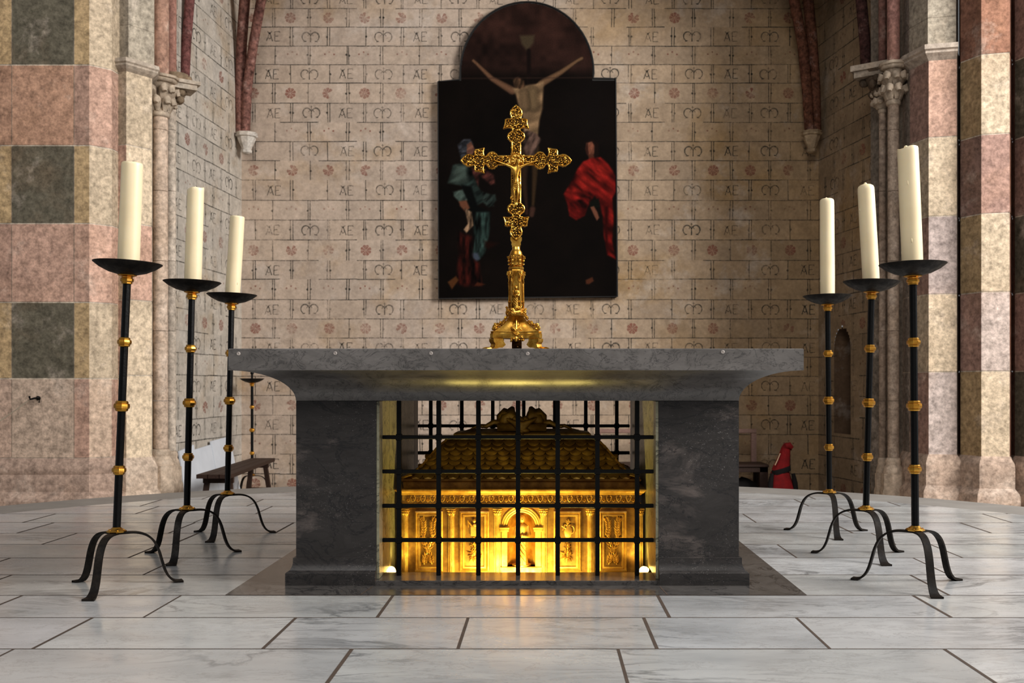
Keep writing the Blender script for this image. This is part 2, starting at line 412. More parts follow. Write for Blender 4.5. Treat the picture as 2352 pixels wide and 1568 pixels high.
def rosette(mb, mp, u, z, r, rg):
    ph = rg.random()
    for k in range(8):
        if rg.random() < 0.08: continue
        a = ph + 2*PI*k/8; c, s_ = math.cos(a), math.sin(a)
        Q = [(0.05, 0.0), (0.5, 0.17), (0.85, 0.30), (1.0, 0.13), (1.0, -0.13), (0.85, -0.30), (0.5, -0.17)]
        mb.poly([mp(u + r*(q*c - t*s_), z + r*(q*s_ + t*c)) for q, t in Q])
def painted(mb, mp, ua, ub, u0, u1, rows, rg, fade, flip=1):
    """joints and devices on one wall; ua/ub are the vertical joints of the two kinds of course"""
    for i in rows:
        zt, zb = zrow[i], zrow[i + 1]; k = rowkind(i); h = zt - zb; zc = (zt + zb) / 2
        mb.mi = 1
        n = max(3, int((u1 - u0) / 0.45)); us = [u0 + (u1-u0)*q/n for q in range(n + 1)]
        for a, b in zip(us, us[1:]):
            if rg.random() > fade * .5: strip(mb, mp, (a, zt + rg.uniform(-.003, .003)), (b, zt + rg.uniform(-.003, .003)), rg.uniform(.0042, .0066))
        U = ua if k == 'ae' else ub
        for u in U:
            if not (u0 + .02 < u < u1 - .02): continue
            g = rg.uniform(0.011, 0.016)
            for s in (-1, 1):
                if rg.random() < fade * .5: continue
                strip(mb, mp, (u + s*g + rg.uniform(-.004, .004), zt), (u + s*g + rg.uniform(-.004, .004), zb), .0052)
                if rg.random() > 0.15: disc(mb, mp, u + s*(g + .006), zc + rg.uniform(-.008, .008), 0.0135)
        for q, (a, b) in enumerate(zip(U, U[1:])):
            u = (a + b) / 2 + rg.uniform(-.015, .015); 
            if not (u0 + .1 < u < u1 - .1) or rg.random() < fade * .35: continue
            if k == 'ae':
                mb.mi = 1
                zz_ = zc + rg.uniform(-.006, .006)
                if q % 2 == 1: glyph_ae(mb, mp, u, zz_, 0.118, rg, flip)
                else: glyph_m(mb, mp, u, zz_, 0.139, rg)
            elif k == 'rose': mb.mi = 2; rosette(mb, mp, u, zc, 0.066, rg)
            else:
                mb.mi = 2
                for dx, dz in ((-.055, -.005), (0, .02), (.055, -.008)): disc(mb, mp, u + dx, zc + .02 + dz, 0.0115)
    mb.mi = 0
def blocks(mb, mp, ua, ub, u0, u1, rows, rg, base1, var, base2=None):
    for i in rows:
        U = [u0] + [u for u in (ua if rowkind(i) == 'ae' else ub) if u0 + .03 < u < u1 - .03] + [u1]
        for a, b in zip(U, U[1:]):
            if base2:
                k_ = min(1, max(0, ((a + b) / 2 - u0) / (u1 - u0) * 1.7 - .7)); bs = [p + (q - p) * k_ for p, q in zip(base1, base2)]  # browner to the right: stain plus corner shade put into block colour
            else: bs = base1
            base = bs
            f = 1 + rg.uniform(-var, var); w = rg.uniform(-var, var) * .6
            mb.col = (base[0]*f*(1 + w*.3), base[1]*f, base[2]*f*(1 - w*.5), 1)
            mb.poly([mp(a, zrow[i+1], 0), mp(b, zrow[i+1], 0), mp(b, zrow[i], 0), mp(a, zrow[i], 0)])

rows = range(len(zrow) - 1)
rg = random.Random(11)
mb = MB(); mpB = lambda u, z, d=0.002: (u, YB - d, z)
ua = [PX(x, YB) for x in xa]; ub = [PX(x, YB) for x in xb]
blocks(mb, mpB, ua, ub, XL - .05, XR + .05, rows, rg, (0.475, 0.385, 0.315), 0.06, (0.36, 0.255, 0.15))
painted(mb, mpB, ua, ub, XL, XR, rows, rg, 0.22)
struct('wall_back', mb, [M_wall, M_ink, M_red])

def mpL(u, z, d=0.002): return (XL - LDIR*u + d, YB - u, z)
mb = MB(); uj = [0.18 + 0.452*k for k in range(8)]; uk = [0.40 + 0.452*k for k in range(8)]
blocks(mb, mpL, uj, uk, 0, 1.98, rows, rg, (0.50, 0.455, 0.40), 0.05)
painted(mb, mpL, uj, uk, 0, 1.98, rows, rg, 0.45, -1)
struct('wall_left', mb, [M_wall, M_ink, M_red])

# right wall with the small arched recess
def mpR(u, z, d=0.002): return (XR - RDIR*u - d, YB - u, z)
NU0, NU1 = 0.40, 0.80; NZ0, NZ1 = PZ(1000, 11.35), PZ(752, 11.5); NR = (NU1 - NU0) / 2; NZS = NZ1 - NR * 1.3
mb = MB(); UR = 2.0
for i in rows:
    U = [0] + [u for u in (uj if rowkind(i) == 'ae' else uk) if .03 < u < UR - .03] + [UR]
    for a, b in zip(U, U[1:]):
        f = 1 + rg.uniform(-.07, .07); mb.col = (0.30*f, 0.225*f, 0.15*f, 1)  # darker than the left wall's blocks: this wall's shade is in the colour
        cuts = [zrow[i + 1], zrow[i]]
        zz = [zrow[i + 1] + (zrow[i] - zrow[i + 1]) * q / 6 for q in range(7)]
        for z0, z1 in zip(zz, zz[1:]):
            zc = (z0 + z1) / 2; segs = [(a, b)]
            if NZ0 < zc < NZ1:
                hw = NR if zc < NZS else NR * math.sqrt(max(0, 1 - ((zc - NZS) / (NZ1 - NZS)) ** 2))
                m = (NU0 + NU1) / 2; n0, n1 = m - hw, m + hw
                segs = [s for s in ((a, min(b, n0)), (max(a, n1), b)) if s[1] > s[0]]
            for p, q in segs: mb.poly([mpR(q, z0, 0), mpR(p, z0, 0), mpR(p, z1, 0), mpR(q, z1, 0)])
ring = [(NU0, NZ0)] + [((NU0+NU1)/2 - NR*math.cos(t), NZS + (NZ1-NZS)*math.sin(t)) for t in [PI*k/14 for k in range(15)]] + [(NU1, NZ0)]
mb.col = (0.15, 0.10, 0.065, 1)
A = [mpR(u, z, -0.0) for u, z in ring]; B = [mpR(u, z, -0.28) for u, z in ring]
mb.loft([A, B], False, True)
def ok_mark(u, z): return not (NU0 - .02 < u < NU1 + .02 and NZ0 - .02 < z < NZ1 + .02)
mk = MB(); painted(mk, mpR, uj, uk, 0, UR, rows, rg, 0.4)
for f_, m_ in zip(mk.f, mk.m):
    pts = [mk.v[i] for i in f_]
    cu = YB - sum(p[1] for p in pts) / len(pts); cz = sum(p[2] for p in pts) / len(pts)
    if ok_mark(cu, cz): mb.mi = m_; mb.poly(pts)
struct('wall_right', mb, [M_wall, M_ink, M_red])
# vault over the chapel
mb = MB(); mb.col = (0.33, 0.27, 0.21, 1)
prof = [(-4.6, 5.9), (-3.8, 7.0), (-2.2, 7.9), (0, 8.3), (2.2, 7.9), (3.8, 7.0), (4.6, 5.9)]
mb.loft([[(x, 10.35, z) for x, z in prof], [(x, 12.4, z) for x, z in prof]], False, False, closed=False)
mb.poly([(-4.6, 12.05, 5.7), (4.6, 12.05, 5.7)] + [(x, 12.05, z) for x, z in prof[::-1]])
struct('ceiling', mb, M_wall)

mb = MB(); mb.col = (0.40, 0.32, 0.25, 1)
arch = [(-4.1, 4.72), (-3.6, 5.15), (-2.6, 5.75), (-1.4, 6.2), (-.1, 6.45), (1.2, 6.2), (2.4, 5.75), (3.4, 5.15), (3.85, 4.72)]
for y_ in (10.12, 10.32):
    for a, b in zip(arch, arch[1:]): mb.poly([(a[0], y_, a[1]), (b[0], y_, b[1]), (b[0], y_, 8.6), (a[0], y_, 8.6)])
for a, b in zip(arch, arch[1:]): mb.poly([(a[0], 10.12, a[1]), (b[0], 10.12, b[1]), (b[0], 10.32, b[1]), (a[0], 10.32, a[1])])
struct('added_shade_arch', mb, M_wall)  # unseen arch wall, added to shade the top of the chapel

# ------------------------------------------------------------------ PIERS
def masonry(mb, pts, zs, cols, mortar=(0.62, 0.53, 0.43), g=0.012, vj=(), back=0.004):
    """pts polyline left to right seen from the front; cols[row][segment]; blocks stand out of a mortar backing"""
    for k in range(len(pts) - 1):
        (x0, y0), (x1, y1) = pts[k], pts[k + 1]
        L = math.hypot(x1-x0, y1-y0); nx, ny = (y1-y0)/L, -(x1-x0)/L
        mb.col = tuple(mortar) + (1,)
        mb.poly([(x0-nx*back, y0-ny*back, zs[-1]), (x1-nx*back, y1-ny*back, zs[-1]), (x1-nx*back, y1-ny*back, zs[0]), (x0-nx*back, y0-ny*back, zs[0])])
        for r in range(len(zs) - 1):
            zt, zb = zs[r] - g/2, zs[r + 1] + g/2; c = cols[r % len(cols)][k % len(cols[r % len(cols)])]
            mb.col = tuple(c) + (1,)
            e = 0.003 if k in vj else 0.0; e2 = 0.003 if (k + 1) in vj else 0.0
            ux, uy = (x1-x0)/L, (y1-y0)/L
            a, b = (x0 + ux*e, y0 + uy*e), (x1 - ux*e2, y1 - uy*e2)
            mb.poly([(a[0], a[1], zb), (b[0], b[1], zb), (b[0], b[1], zt), (a[0], a[1], zt)])
def poly_mould(mb, pts, prof, col):
    """sweep an (offset, z) profile along the polyline, offset to the front"""
    mb.col = tuple(col) + (1,)
    n = len(pts); nor = []
    for i in range(n):
        ns = []
        for a, b in ((i - 1, i), (i, i + 1)):
            if a < 0 or b >= n: continue
            dx, dy = pts[b][0]-pts[a][0], pts[b][1]-pts[a][1]; L = math.hypot(dx, dy); ns.append((dy/L, -dx/L))
        nx = sum(q[0] for q in ns) / len(ns); ny = sum(q[1] for q in ns) / len(ns)
        L2 = max(nx*nx + ny*ny, .62); nor.append((nx/L2, ny/L2))
    mb.loft([[(p[0] + q[0]*o, p[1] + q[1]*o, z) for p, q in zip(pts, nor)] for o, z in prof], False, False, closed=False)

OCH = (0.50, 0.365, 0.215); PNK = (0.50, 0.31, 0.22); DRK = (0.165, 0.148, 0.112); CRM = (0.61, 0.495, 0.365); ROS = (0.56, 0.37, 0.29); MAU = (0.36, 0.235, 0.195); GRY = (0.44, 0.385, 0.31)
def capital(mb, c, z0, z1, r0, r1, rg, col, nl=9):
    """carved leafy bell: astragal, bell, two tiers of curling leaves, abacus"""
    mb.col = tuple(col) + (1,); h = z1 - z0
    mb.lathe([(r0*1.0, -.03), (r0*1.22, -.025), (r0*1.3, 0), (r0*1.2, .025), (r0*1.02, .03), (r0*1.05, h*.3), (r0*1.2, h*.6), (r1*.95, h*.86), (r1*1.0, h*.88)], (c[0], c[1], z0), 20)
    for tier, (zz, rr, sz) in enumerate(((0.36, 1.25, .05), (0.68, 1.5, .055))):
        for k in range(nl):
            a = 2*PI*(k + .5*tier)/nl + rg.uniform(-.15, .15); rad = r0 * rr
            dx, dy = math.cos(a), math.sin(a)
            mb.tube([(c[0]+dx*r0*1.05, c[1]+dy*r0*1.05, z0+h*(zz-.3)), (c[0]+dx*rad, c[1]+dy*rad, z0+h*(zz-.05)), (c[0]+dx*(rad+.05), c[1]+dy*(rad+.05), z0+h*zz), (c[0]+dx*(rad+.06), c[1]+dy*(rad+.06), z0+h*(zz-.12))], [.02, .045, .04, .022], 6)
            mb.ell((c[0]+dx*(rad+.045), c[1]+dy*(rad+.045), z0+h*(zz-.04)), (.035, .035, .03), 6, 4)
    mb.lathe([(r1*1.15, h*.86), (r1*1.35, h*.90), (r1*1.35, h*.95), (r1*1.5, h*.97), (r1*1.5, h*1.04)], (c[0], c[1], z0), 8, PI/8)

# ---- left pier
YP = 9.0
zl = [7.2, 6.5, 5.78, 5.06, PZ(-31, YP), PZ(149, YP), PZ(334, YP), PZ(513, YP), PZ(694, YP), PZ(869, YP), PZ(1052, YP)]
xl = [-5.7, -4.93, PX(27, YP), PX(170, YP), PX(205, YP)]
ptsL = [(x, YP) for x in xl] + [(-3.97, 9.142), (-3.96, 9.30)]
pier = thing('stone_pier', 'broad left wall pier of pink, ochre and dark grey squared stones', 'pier', (-4.6, 9.2, -0.43), 'piers flanking the chapel')
mb = MB(); J = lambda c, f: tuple(x * f for x in c)
odd = [PNK, OCH, DRK, OCH, J(CRM, .95), J(CRM, .8)]; evn = [MAU, J(PNK, .9), PNK, J(ROS, .82), ROS, J(ROS, .8)]  # bevel tints raised: the face toward the light is brighter in colour
pal = [J(ROS, .9), (0.53, 0.39, 0.31), (0.56, 0.435, 0.345), J(ROS, .95), (0.60, 0.455, 0.35), J(ROS, .8)]
colsL = [odd, evn, odd, evn, odd, evn, odd, [J(PNK, .9), J(ROS, .8), ROS, ROS, J(ROS, 1.2), ROS], odd, pal]
masonry(mb, ptsL, zl, colsL, vj=(1, 2, 3))
obj('pier_face', mb, M_pier, pier)
mb = MB(); z = lambda y: PZ(y, YP)
poly_mould(mb, ptsL, [(0, z(1052)), (.02, z(1058)), (.05, z(1070)), (.055, z(1082)), (.046, z(1089)), (.058, z(1096)), (.062, z(1128)), (.10, z(1140)), (.12, z(1148)), (.12, -0.43)], (0.42, 0.31, 0.25))
obj('pier_base', mb, M_pier, pier, 30)
ptc = [(PX(256, 9.28), 9.28), (PX(290, 9.24), 9.24), (PX(349, 9.46), 9.46), (PX(352, 9.95), 9.95)]
mb = MB()
zlc = [PZ(y, 9.35) for y in (165, 338, 515, 690, 862, 1055)]
masonry(mb, ptc, zlc, [[J(CRM, .62), J(CRM, .92), GRY], [J(ROS, .85), J(CRM, 1.15), GRY], [J(CRM, .75), J(ROS, 1.1), GRY], [J(ROS, .8), J(CRM, 1.1), GRY], [J(CRM, .85), J(CRM, 1.2), GRY]])  # left facet dimmed, right facet raised: fall of light in the block colours
ec = obj('engaged_column', mb, M_pier, pier)
mb = MB(); up = [(p[0] + .012, p[1] + .02) for p in ptc]
masonry(mb, up, [7.0, 5.6, PZ(60, 9.3), PZ(142, 9.35)], [[J(GRY, .72), J(GRY, 1.0), GRY]], g=.004)  # same facet shading put into the colours
obj('upper_shaft', mb, M_pier, pier)
mb = MB(); zz = lambda y: PZ(y, 9.3)
poly_mould(mb, ptc, [(-.02, zz(136)), (.065, zz(141)), (.07, zz(150)), (.055, zz(153)), (.055, zz(157)), (.03, zz(163)), (.0, zz(168))], (0.46, 0.39, 0.32))
obj('impost_moulding', mb, M_carv, ec)
mb = MB()
poly_mould(mb, ptc, [(0, PZ(1050, 9.35)), (.03, PZ(1062, 9.35)), (.05, PZ(1075, 9.35)), (.05, PZ(1125, 9.35)), (.08, PZ(1135, 9.35)), (.08, -.43)], (0.56, 0.45, 0.36))
obj('column_base', mb, M_pier, ec, 30)
# thin shaft with its leafy capital
def colonnette(parent, px, Y, r, ycap0, ycap1, ybase, col, colr, rg):
    x = PX(px, Y); mb = MB()
    zs = [PZ(ybase, Y)] + [PZ(y, Y) for y in (920, 760, 600, 440, 300)] + [PZ(ycap0, Y)]
    for a, b in zip(zs, zs[1:]):
        mb.col = J(col, rg.uniform(.9, 1.1)) + (1,); mb.lathe([(r, a + .002), (r, b - .002)], (x, Y, 0), 18)
    mb.col = colr + (1,); mb.lathe([(r*1.12, PZ(ycap1 + 4, Y)), (r*1.12, 7.0)], (x, Y, 0), 18)
    o = obj('colonnette', mb, M_pier, parent, 50)
    mb = MB(); capital(mb, (x, Y), PZ(ycap0, Y), PZ(ycap1, Y), r, r*1.75, rg, (0.45, 0.37, 0.29)); obj('capital', mb, M_carv, o, 60)
    mb = MB(); mb.col = (0.52, 0.42, 0.33, 1)
    zb = PZ(ybase, Y); mb.lathe([(r, 0.0), (r*1.25, -.01), (r*1.4, -.04), (r*1.3, -.07), (r*1.6, -.10), (r*1.8, -.14), (r*1.8, -.16)], (x, Y, zb), 18)
    mb.lathe([(r*2.1, -.16), (r*2.1, -.30), (r*2.4, -.34), (r*2.4, -.43 - zb)], (x, Y, zb), 8, PI/8); obj('shaft_base', mb, M_carv, o, 40)
    return o
rg = random.Random(5)
colonnette(pier, 368, 9.75, 0.072, 264, 182, 1030, (0.55, 0.43, 0.34), (0.40, 0.25, 0.19), rg)
colonnette(pier, 392, 10.05, 0.05, 232, 200, 1035, (0.58, 0.50, 0.42), (0.36, 0.20, 0.16), rg)
# projecting leaf corbel beside the capital
mb = MB(); mb.col = (0.26, 0.20, 0.14, 1)
cx_, Yc = PX(405, 9.9), 9.9
for k in range(16):
    a = rg.uniform(0, 2*PI); zc = rg.uniform(PZ(232, Yc), PZ(178, Yc)); rr = 0.03 + 0.10 * (zc - PZ(232, Yc)) / (PZ(178, Yc) - PZ(232, Yc))
    mb.ell((cx_ + rr*math.cos(a), Yc + rr*math.sin(a), zc), (rg.uniform(.03, .055), rg.uniform(.03, .055), rg.uniform(.03, .05)), 7, 5)
mb.lathe([(.02, PZ(240, Yc)), (.05, PZ(225, Yc)), (.10, PZ(185, Yc)), (.12, PZ(172, Yc))], (cx_, Yc, 0), 10)
mb.col = (0.50, 0.44, 0.37, 1)
mb.T = Matrix.Translation((cx_, Yc, 0)) @ Matrix.Rotation(math.radians(35), 4, 'Z')
mb.box(-.09, .17, -.12, .12, PZ(208, Yc), PZ(196, Yc)); mb.box(-.11, .20, -.14, .14, PZ(196, Yc), PZ(188, Yc)); mb.T = None
obj('leaf_corbel', mb, M_carv, pier, 50)

# ---- right pier
pierR = thing('stone_pier', 'right wall pier of clustered half-octagonal shafts in mauve and cream stones', 'pier', (4.1, 9.6, -0.43), 'piers flanking the chapel')
def clusters(pts, ys, Yr, cols, name, vj=()):
    mb = MB(); masonry(mb, pts, [PZ(y, Yr) for y in ys], cols, vj=vj); return obj(name, mb, M_pier, pierR)
A_ = [(PX(2073, 10.0), 10.0), (PX(2090, 9.78), 9.78), (PX(2133, 9.5), 9.5), (PX(2198, 9.44), 9.44), (PX(2203, 9.62), 9.62)]
C_ = [(PX(2203, 9.62), 9.62), (PX(2206, 9.45), 9.45), (PX(2254, 9.22), 9.22), (PX(2319, 9.16), 9.16), (PX(2325, 9.4), 9.4)]
E_ = [(PX(2325, 9.4), 9.4), (PX(2331, 9.3), 9.3), (PX(2390, 9.0), 9.0), (PX(2480, 8.95), 8.95), (6.4, 8.9)]
ysA = (118, 316, 497, 676, 854, 1052); ysC = (-240, -58, 124, 308, 490, 670, 852, 1052)
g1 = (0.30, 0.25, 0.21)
sh = clusters(A_, ysA, 9.5, [[g1, J(MAU, .9), J(ROS, 1.0), g1], [g1, J(CRM, .75), J(CRM, 1.05), g1], [g1, J(MAU, .9), (0.46, .38, .35), g1], [g1, J(CRM, .75), J(CRM, 1.1), g1], [g1, J(MAU, 1.0), (0.56, .47, .43), g1]], 'clustered_shaft')  # left-facing facet dimmed, front facet raised: light put into block colours
mb = MB(); masonry(mb, [(p[0], p[1] + .02) for p in A_], [7, 5.5, PZ(40, 9.5), PZ(112, 9.5)], [[g1, J(GRY, .8), GRY, g1]], g=.004); obj('upper_shaft', mb, M_pier, pierR)  # shade of the left-facing facet is in its colour
mb = MB(); zz = lambda y: PZ(y, 9.5)
poly_mould(mb, A_[:4], [(-.02, zz(103)), (.075, zz(107)), (.08, zz(118)), (.06, zz(121)), (.06, zz(126)), (.03, zz(132)), (0, zz(140))], (0.44, 0.37, 0.31)); obj('impost_moulding', mb, M_carv, sh)
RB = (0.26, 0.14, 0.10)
clusters(C_, ysC, 9.2, [[RB, RB, J(RB, 1.3), RB], [RB, RB, J(RB, 1.25), RB], [g1, J(OCH, .7), J(CRM, .95), RB], [RB, J(MAU, .7), J(MAU, 1.15), RB], [RB, J(OCH, .75), J(CRM, .95), RB], [RB, J(MAU, .95), (0.56, .46, .41), RB], [RB, J(OCH, .8), J(CRM, 1.05), RB]], 'clustered_shaft')  # here too the left-facing facet is dimmed in colour for shade
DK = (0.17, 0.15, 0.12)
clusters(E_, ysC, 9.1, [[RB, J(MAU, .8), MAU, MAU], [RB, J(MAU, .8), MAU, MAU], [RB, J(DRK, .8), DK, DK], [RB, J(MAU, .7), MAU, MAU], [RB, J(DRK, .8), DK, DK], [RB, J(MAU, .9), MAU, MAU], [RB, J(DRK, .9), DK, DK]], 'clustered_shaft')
mb = MB(); z = lambda y: PZ(y, 9.3)
poly_mould(mb, A_ + C_[1:] + E_[1:], [(0, z(1046)), (.015, z(1050)), (.045, z(1062)), (.05, z(1070)), (.05, z(1118)), (.085, z(1128)), (.10, z(1136)), (.10, -.43)], (0.46, 0.35, 0.28)); obj('pier_base', mb, M_pier, pierR, 30)
mb = MB(); mb.col = (.2, .17, .14, 1)
mb.poly([(PX(2000, 10.4), 10.4, -.43), (PX(2073, 10.0), 10.0, -.43), (PX(2073, 10.0), 10.0, 7), (PX(2000, 10.4), 10.4, 7)]); obj('backing_wall', mb, M_pier, pierR)
colonnette(pierR, 2052, 9.9, 0.055, 236, 150, 1050, (0.43, 0.34, 0.27), (0.36, 0.20, 0.17), rg)
colonnette(pierR, 2027, 10.1, 0.035, 254, 200, 1050, (0.36, 0.28, 0.22), (0.2, 0.11, 0.09), rg)
mb = MB(); mb.col = (0.12, 0.09, 0.065, 1)
cx_, Yc = PX(2012, 10.1), 10.1
for k in range(22):
    a = rg.uniform(0, 2*PI); q = rg.random(); zc = PZ(222, Yc) + q * (PZ(165, Yc) - PZ(222, Yc)); rr = 0.04 + 0.14 * q
    mb.ell((cx_ + rr*math.cos(a) + .03*(1-q), Yc + rr*math.sin(a), zc), (rg.uniform(.03, .06), rg.uniform(.03, .06), rg.uniform(.03, .055)), 7, 5)
mb.lathe([(.02, PZ(232, Yc)), (.07, PZ(212, Yc)), (.14, PZ(175, Yc)), (.16, PZ(165, Yc))], (cx_ + .02, Yc, 0), 10)
mb.col = (0.30, 0.25, 0.2, 1)
mb.T = Matrix.Translation((cx_ + .02, Yc, 0)) @ Matrix.Rotation(math.radians(-35), 4, 'Z')
mb.box(-.20, .14, -.14, .14, PZ(180, Yc), PZ(165, Yc)); mb.box(-.23, .16, -.16, .16, PZ(165, Yc), PZ(152, Yc)); mb.T = None
obj('leaf_corbel', mb, M_carv, pierR, 50)

# ---- painted vault ribs with corbels
def rib(label, paths, rads, Y, col):
    o = thing('vault_rib', label, 'vault rib', tuple(P(paths[0][0][0], paths[0][0][1], Y)), 'painted vault ribs')
    mb = MB()
    for pth, r in zip(paths, rads):
        pp = [P(x, y, Y - d) for (x, y, d) in pth]
        # smooth the path
        q = []
        for i in range(len(pp) - 1):
            for k in range(6): q.append(pp[i].lerp(pp[i + 1], k / 6))
        q.append(pp[-1])
        mb.col = J(col, rg.uniform(.85, 1.1)) + (1,); mb.tube(q, r, 10)
    obj('rib_moulding', mb, M_rib, o, 60); return o
M_rib = m_stone('painted_rib', 20, 2.5, 0.75, (0.07, 0.025, 0.025), 0.7, (0.50, 0.38, 0.34), 0.55, 0.3)
def corbel(o, xs, y0, y1, Y, col, name='corbel'):
    mb = MB(); mb.col = col + (1,)
    xc = PX(sum(xs) / 2, Y); w = (xs[1] - xs[0]) / 2 * Y / F; h = PZ(y0, Y) - PZ(y1, Y); z1 = PZ(y0, Y)
    mb.lathe([(w*.25, -h), (w*.45, -h*.94), (w*.5, -h*.82), (w*.38, -h*.78), (w*.55, -h*.6), (w*.75, -h*.35), (w*.8, -h*.28), (w*.8, -h*.22), (w*.95, -h*.18), (w*1.0, -h*.1), (w*.9, -h*.07), (w*1.0, 0), (w*.5, .005)], (xc, Y, z1), 8, PI/8)
    obj(name, mb, M_carv, o, 25)
r1 = rib('dark red painted vault rib rising from white corbel in left back corner', [[(553, 312, 0), (552, 200, .02), (555, 100, .1), (562, 0, .25), (575, -110, .5), (600, -230, .9)], [(563, 312, .02), (568, 200, .06), (582, 100, .18), (600, 0, .35), (625, -110, .7), (665, -230, 1.1)]], [.062, .055], 11.85, (0.22, 0.115, 0.095))
corbel(r1, (541, 592), 306, 354, 11.82, (0.62, 0.58, 0.53))
r2 = rib('dark brown painted vault rib above the corbel in right back corner', [[(1874, 308, 0), (1872, 200, .02), (1866, 100, .08), (1856, 0, .25), (1840, -110, .5), (1810, -230, .9)], [(1860, 308, .02), (1853, 200, .06), (1843, 100, .16), (1824, 0, .35), (1800, -110, .7), (1760, -230, 1.1)]], [.062, .06], 11.85, (0.15, 0.07, 0.045))
corbel(r2, (1840, 1888), 302, 352, 11.80, (0.40, 0.31, 0.21))
rib('dark red wall rib on left side wall beside the pier capital', [[(424, 190, 0), (428, 100, 0), (436, 0, .0), (448, -120, 0), (470, -240, 0)]], [.05], 10.35, (0.16, 0.072, 0.066))
rib('near-black wall rib on right side wall beside the pier capital', [[(1990, 165, 0), (1987, 100, 0), (1978, 0, .0), (1962, -120, 0), (1940, -240, 0)]], [.06], 10.55, (0.09, 0.045, 0.04))

# wall hook with its rope on the left pier
hk = thing('wall_hook', 'small black iron hook on the left pier with pale cord', 'hook', tuple(P(90, 914, 9.0)))
mb = MB(); c = P(90, 914, 9.0)
mb.ell(c + Vector((0, -.02, 0)), (.02, .03, .02), 8, 6); mb.tube([c + Vector((0, 0, 0)), c + Vector((.0, -.08, .0)), c + Vector((-.03, -.10, -.01)), c + Vector((-.045, -.085, .015))], .009, 6)
mb.tube([c + Vector((-.01, -.03, 0)), c + Vector((.03, -.05, -.005)), c + Vector((.025, -.05, -.04))], .008, 6)
obj('hook_body', mb, M_iron, hk, 50)
mb = MB(); pts = [c + Vector((-.03, -.09, -.005))]
for k in range(1, 13): pts.append(c + Vector((-.03 - k*.075, -.09, -.005 - k*.044 + .0012*(k*(12-k)) * -1)))
mb.tube(pts, .006, 6); tag(obj('cord', mb, M_rope, None, 50), 'pale thin cord slung from hook on left pier', 'cord')

# ------------------------------------------------------------------ PAINTING
YPn = YB - 0.075
pt = thing('painting', 'tall dark arched oil painting of a crucifixion hung on the back wall', 'painting', tuple(P(1213, 685, YPn)))
def noise2(X, Y, s, seed):
    r = np.random.RandomState(seed); g = r.rand(64, 64)
    x, y = X / s, Y / s; xi, yi = np.floor(x).astype(int), np.floor(y).astype(int); fx, fy = x - xi, y - yi
    fx = fx*fx*(3-2*fx); fy = fy*fy*(3-2*fy); G = lambda a, b: g[a % 64, b % 64]
    return (G(xi, yi)*(1-fx) + G(xi+1, yi)*fx)*(1-fy) + (G(xi, yi+1)*(1-fx) + G(xi+1, yi+1)*fx)*fy
st = 3.6
gx = np.arange(60, 976, st); gy = np.arange(12, 1532, st)
X, Y = np.meshgrid(gx, gy)
C = np.zeros(X.shape + (3,)); C[:] = (24, 18, 15)
nz = noise2(X, Y, 140, 1) * .6 + noise2(X, Y, 45, 2) * .3 + noise2(X, Y, 12, 3) * .1
C *= (0.7 + 0.6 * nz)[..., None]
def blend(mask, col): 
    global C
    col = np.asarray(col, float)
    C = C * (1 - mask[..., None]) + col * mask[..., None]
def sd_poly(pts):
    pts = np.array(pts, float); d = np.full(X.shape, 1e9); ins = np.zeros(X.shape, bool)
    for i in range(len(pts)):
        a, b = pts[i - 1], pts[i]; ex, ey = b - a
        wx, wy = X - a[0], Y - a[1]; t = np.clip((wx*ex + wy*ey) / (ex*ex + ey*ey + 1e-9), 0, 1)
        d = np.minimum(d, np.hypot(wx - ex*t, wy - ey*t))
        cr = ((a[1] > Y) != (b[1] > Y)) & (X < (b[0]-a[0]) * (Y - a[1]) / (b[1]-a[1] + 1e-9) + a[0]); ins ^= cr
    return np.where(ins, -d, d)
def area(pts, col, soft=8, amp=0.0, ang=0.5, fs=22, seed=5, k=1.0):
    s = sd_poly(pts); m = np.clip(0.5 - s / soft, 0, 1) * k
    col = np.asarray(col, float)
    if amp:
        u = X*math.cos(ang) + Y*math.sin(ang); v = -X*math.sin(ang) + Y*math.cos(ang)
        n = noise2(u + 2000, v / 5 + 2000, fs, seed) * .65 + noise2(u + 900, v / 3 + 900, fs * .45, seed + 1) * .35
        col = col * np.clip(1 + amp * (n - .5) * 3.6, .12, 2)[..., None]
    else: col = np.broadcast_to(col, C.shape)
    global_C(m, col)
def global_C(m, col):
    global C
    C = C * (1 - m[..., None]) + col * m[..., None]
def limb(pts, ws, col, soft=8, shade=0.45):
    col = np.asarray(col, float)
    best = np.full(X.shape, 1e9); sh = np.zeros(X.shape)
    for (a, wa), (b, wb) in zip(zip(pts, ws), zip(pts[1:], ws[1:])):
        ex, ey = b[0]-a[0], b[1]-a[1]; wx, wy = X - a[0], Y - a[1]
        t = np.clip((wx*ex + wy*ey) / (ex*ex + ey*ey + 1e-9), 0, 1); d = np.hypot(wx - ex*t, wy - ey*t); w = wa + (wb-wa)*t
        q = d - w; upd = q < best; best = np.where(upd, q, best); sh = np.where(upd, np.clip(1 - shade * (d / w) ** 2, .3, 1), sh)
    global_C(np.clip(.5 - best / soft, 0, 1), col * sh[..., None])
m = np.clip((400 - Y) / 60, 0, 1) * 1.0
global_C(m * .85, np.array((76, 52, 46.)) * (0.45 + 0.85 * noise2(X, Y, 130, 8) * .7 + .35 * noise2(X, Y, 30, 9))[..., None])
global_C(np.clip(1 - np.hypot((X - 560) / 170, (Y - 190) / 150), 0, 1) * .5, np.array((92, 62, 54.)))
global_C(np.clip(1 - np.hypot((X - 850) / 200, (Y - 560) / 260), 0, 1) * .5, np.array((38, 32, 33.)))
area([(478, 182), (555, 180), (550, 222), (516, 262), (488, 226)], (92, 82, 64), 14)
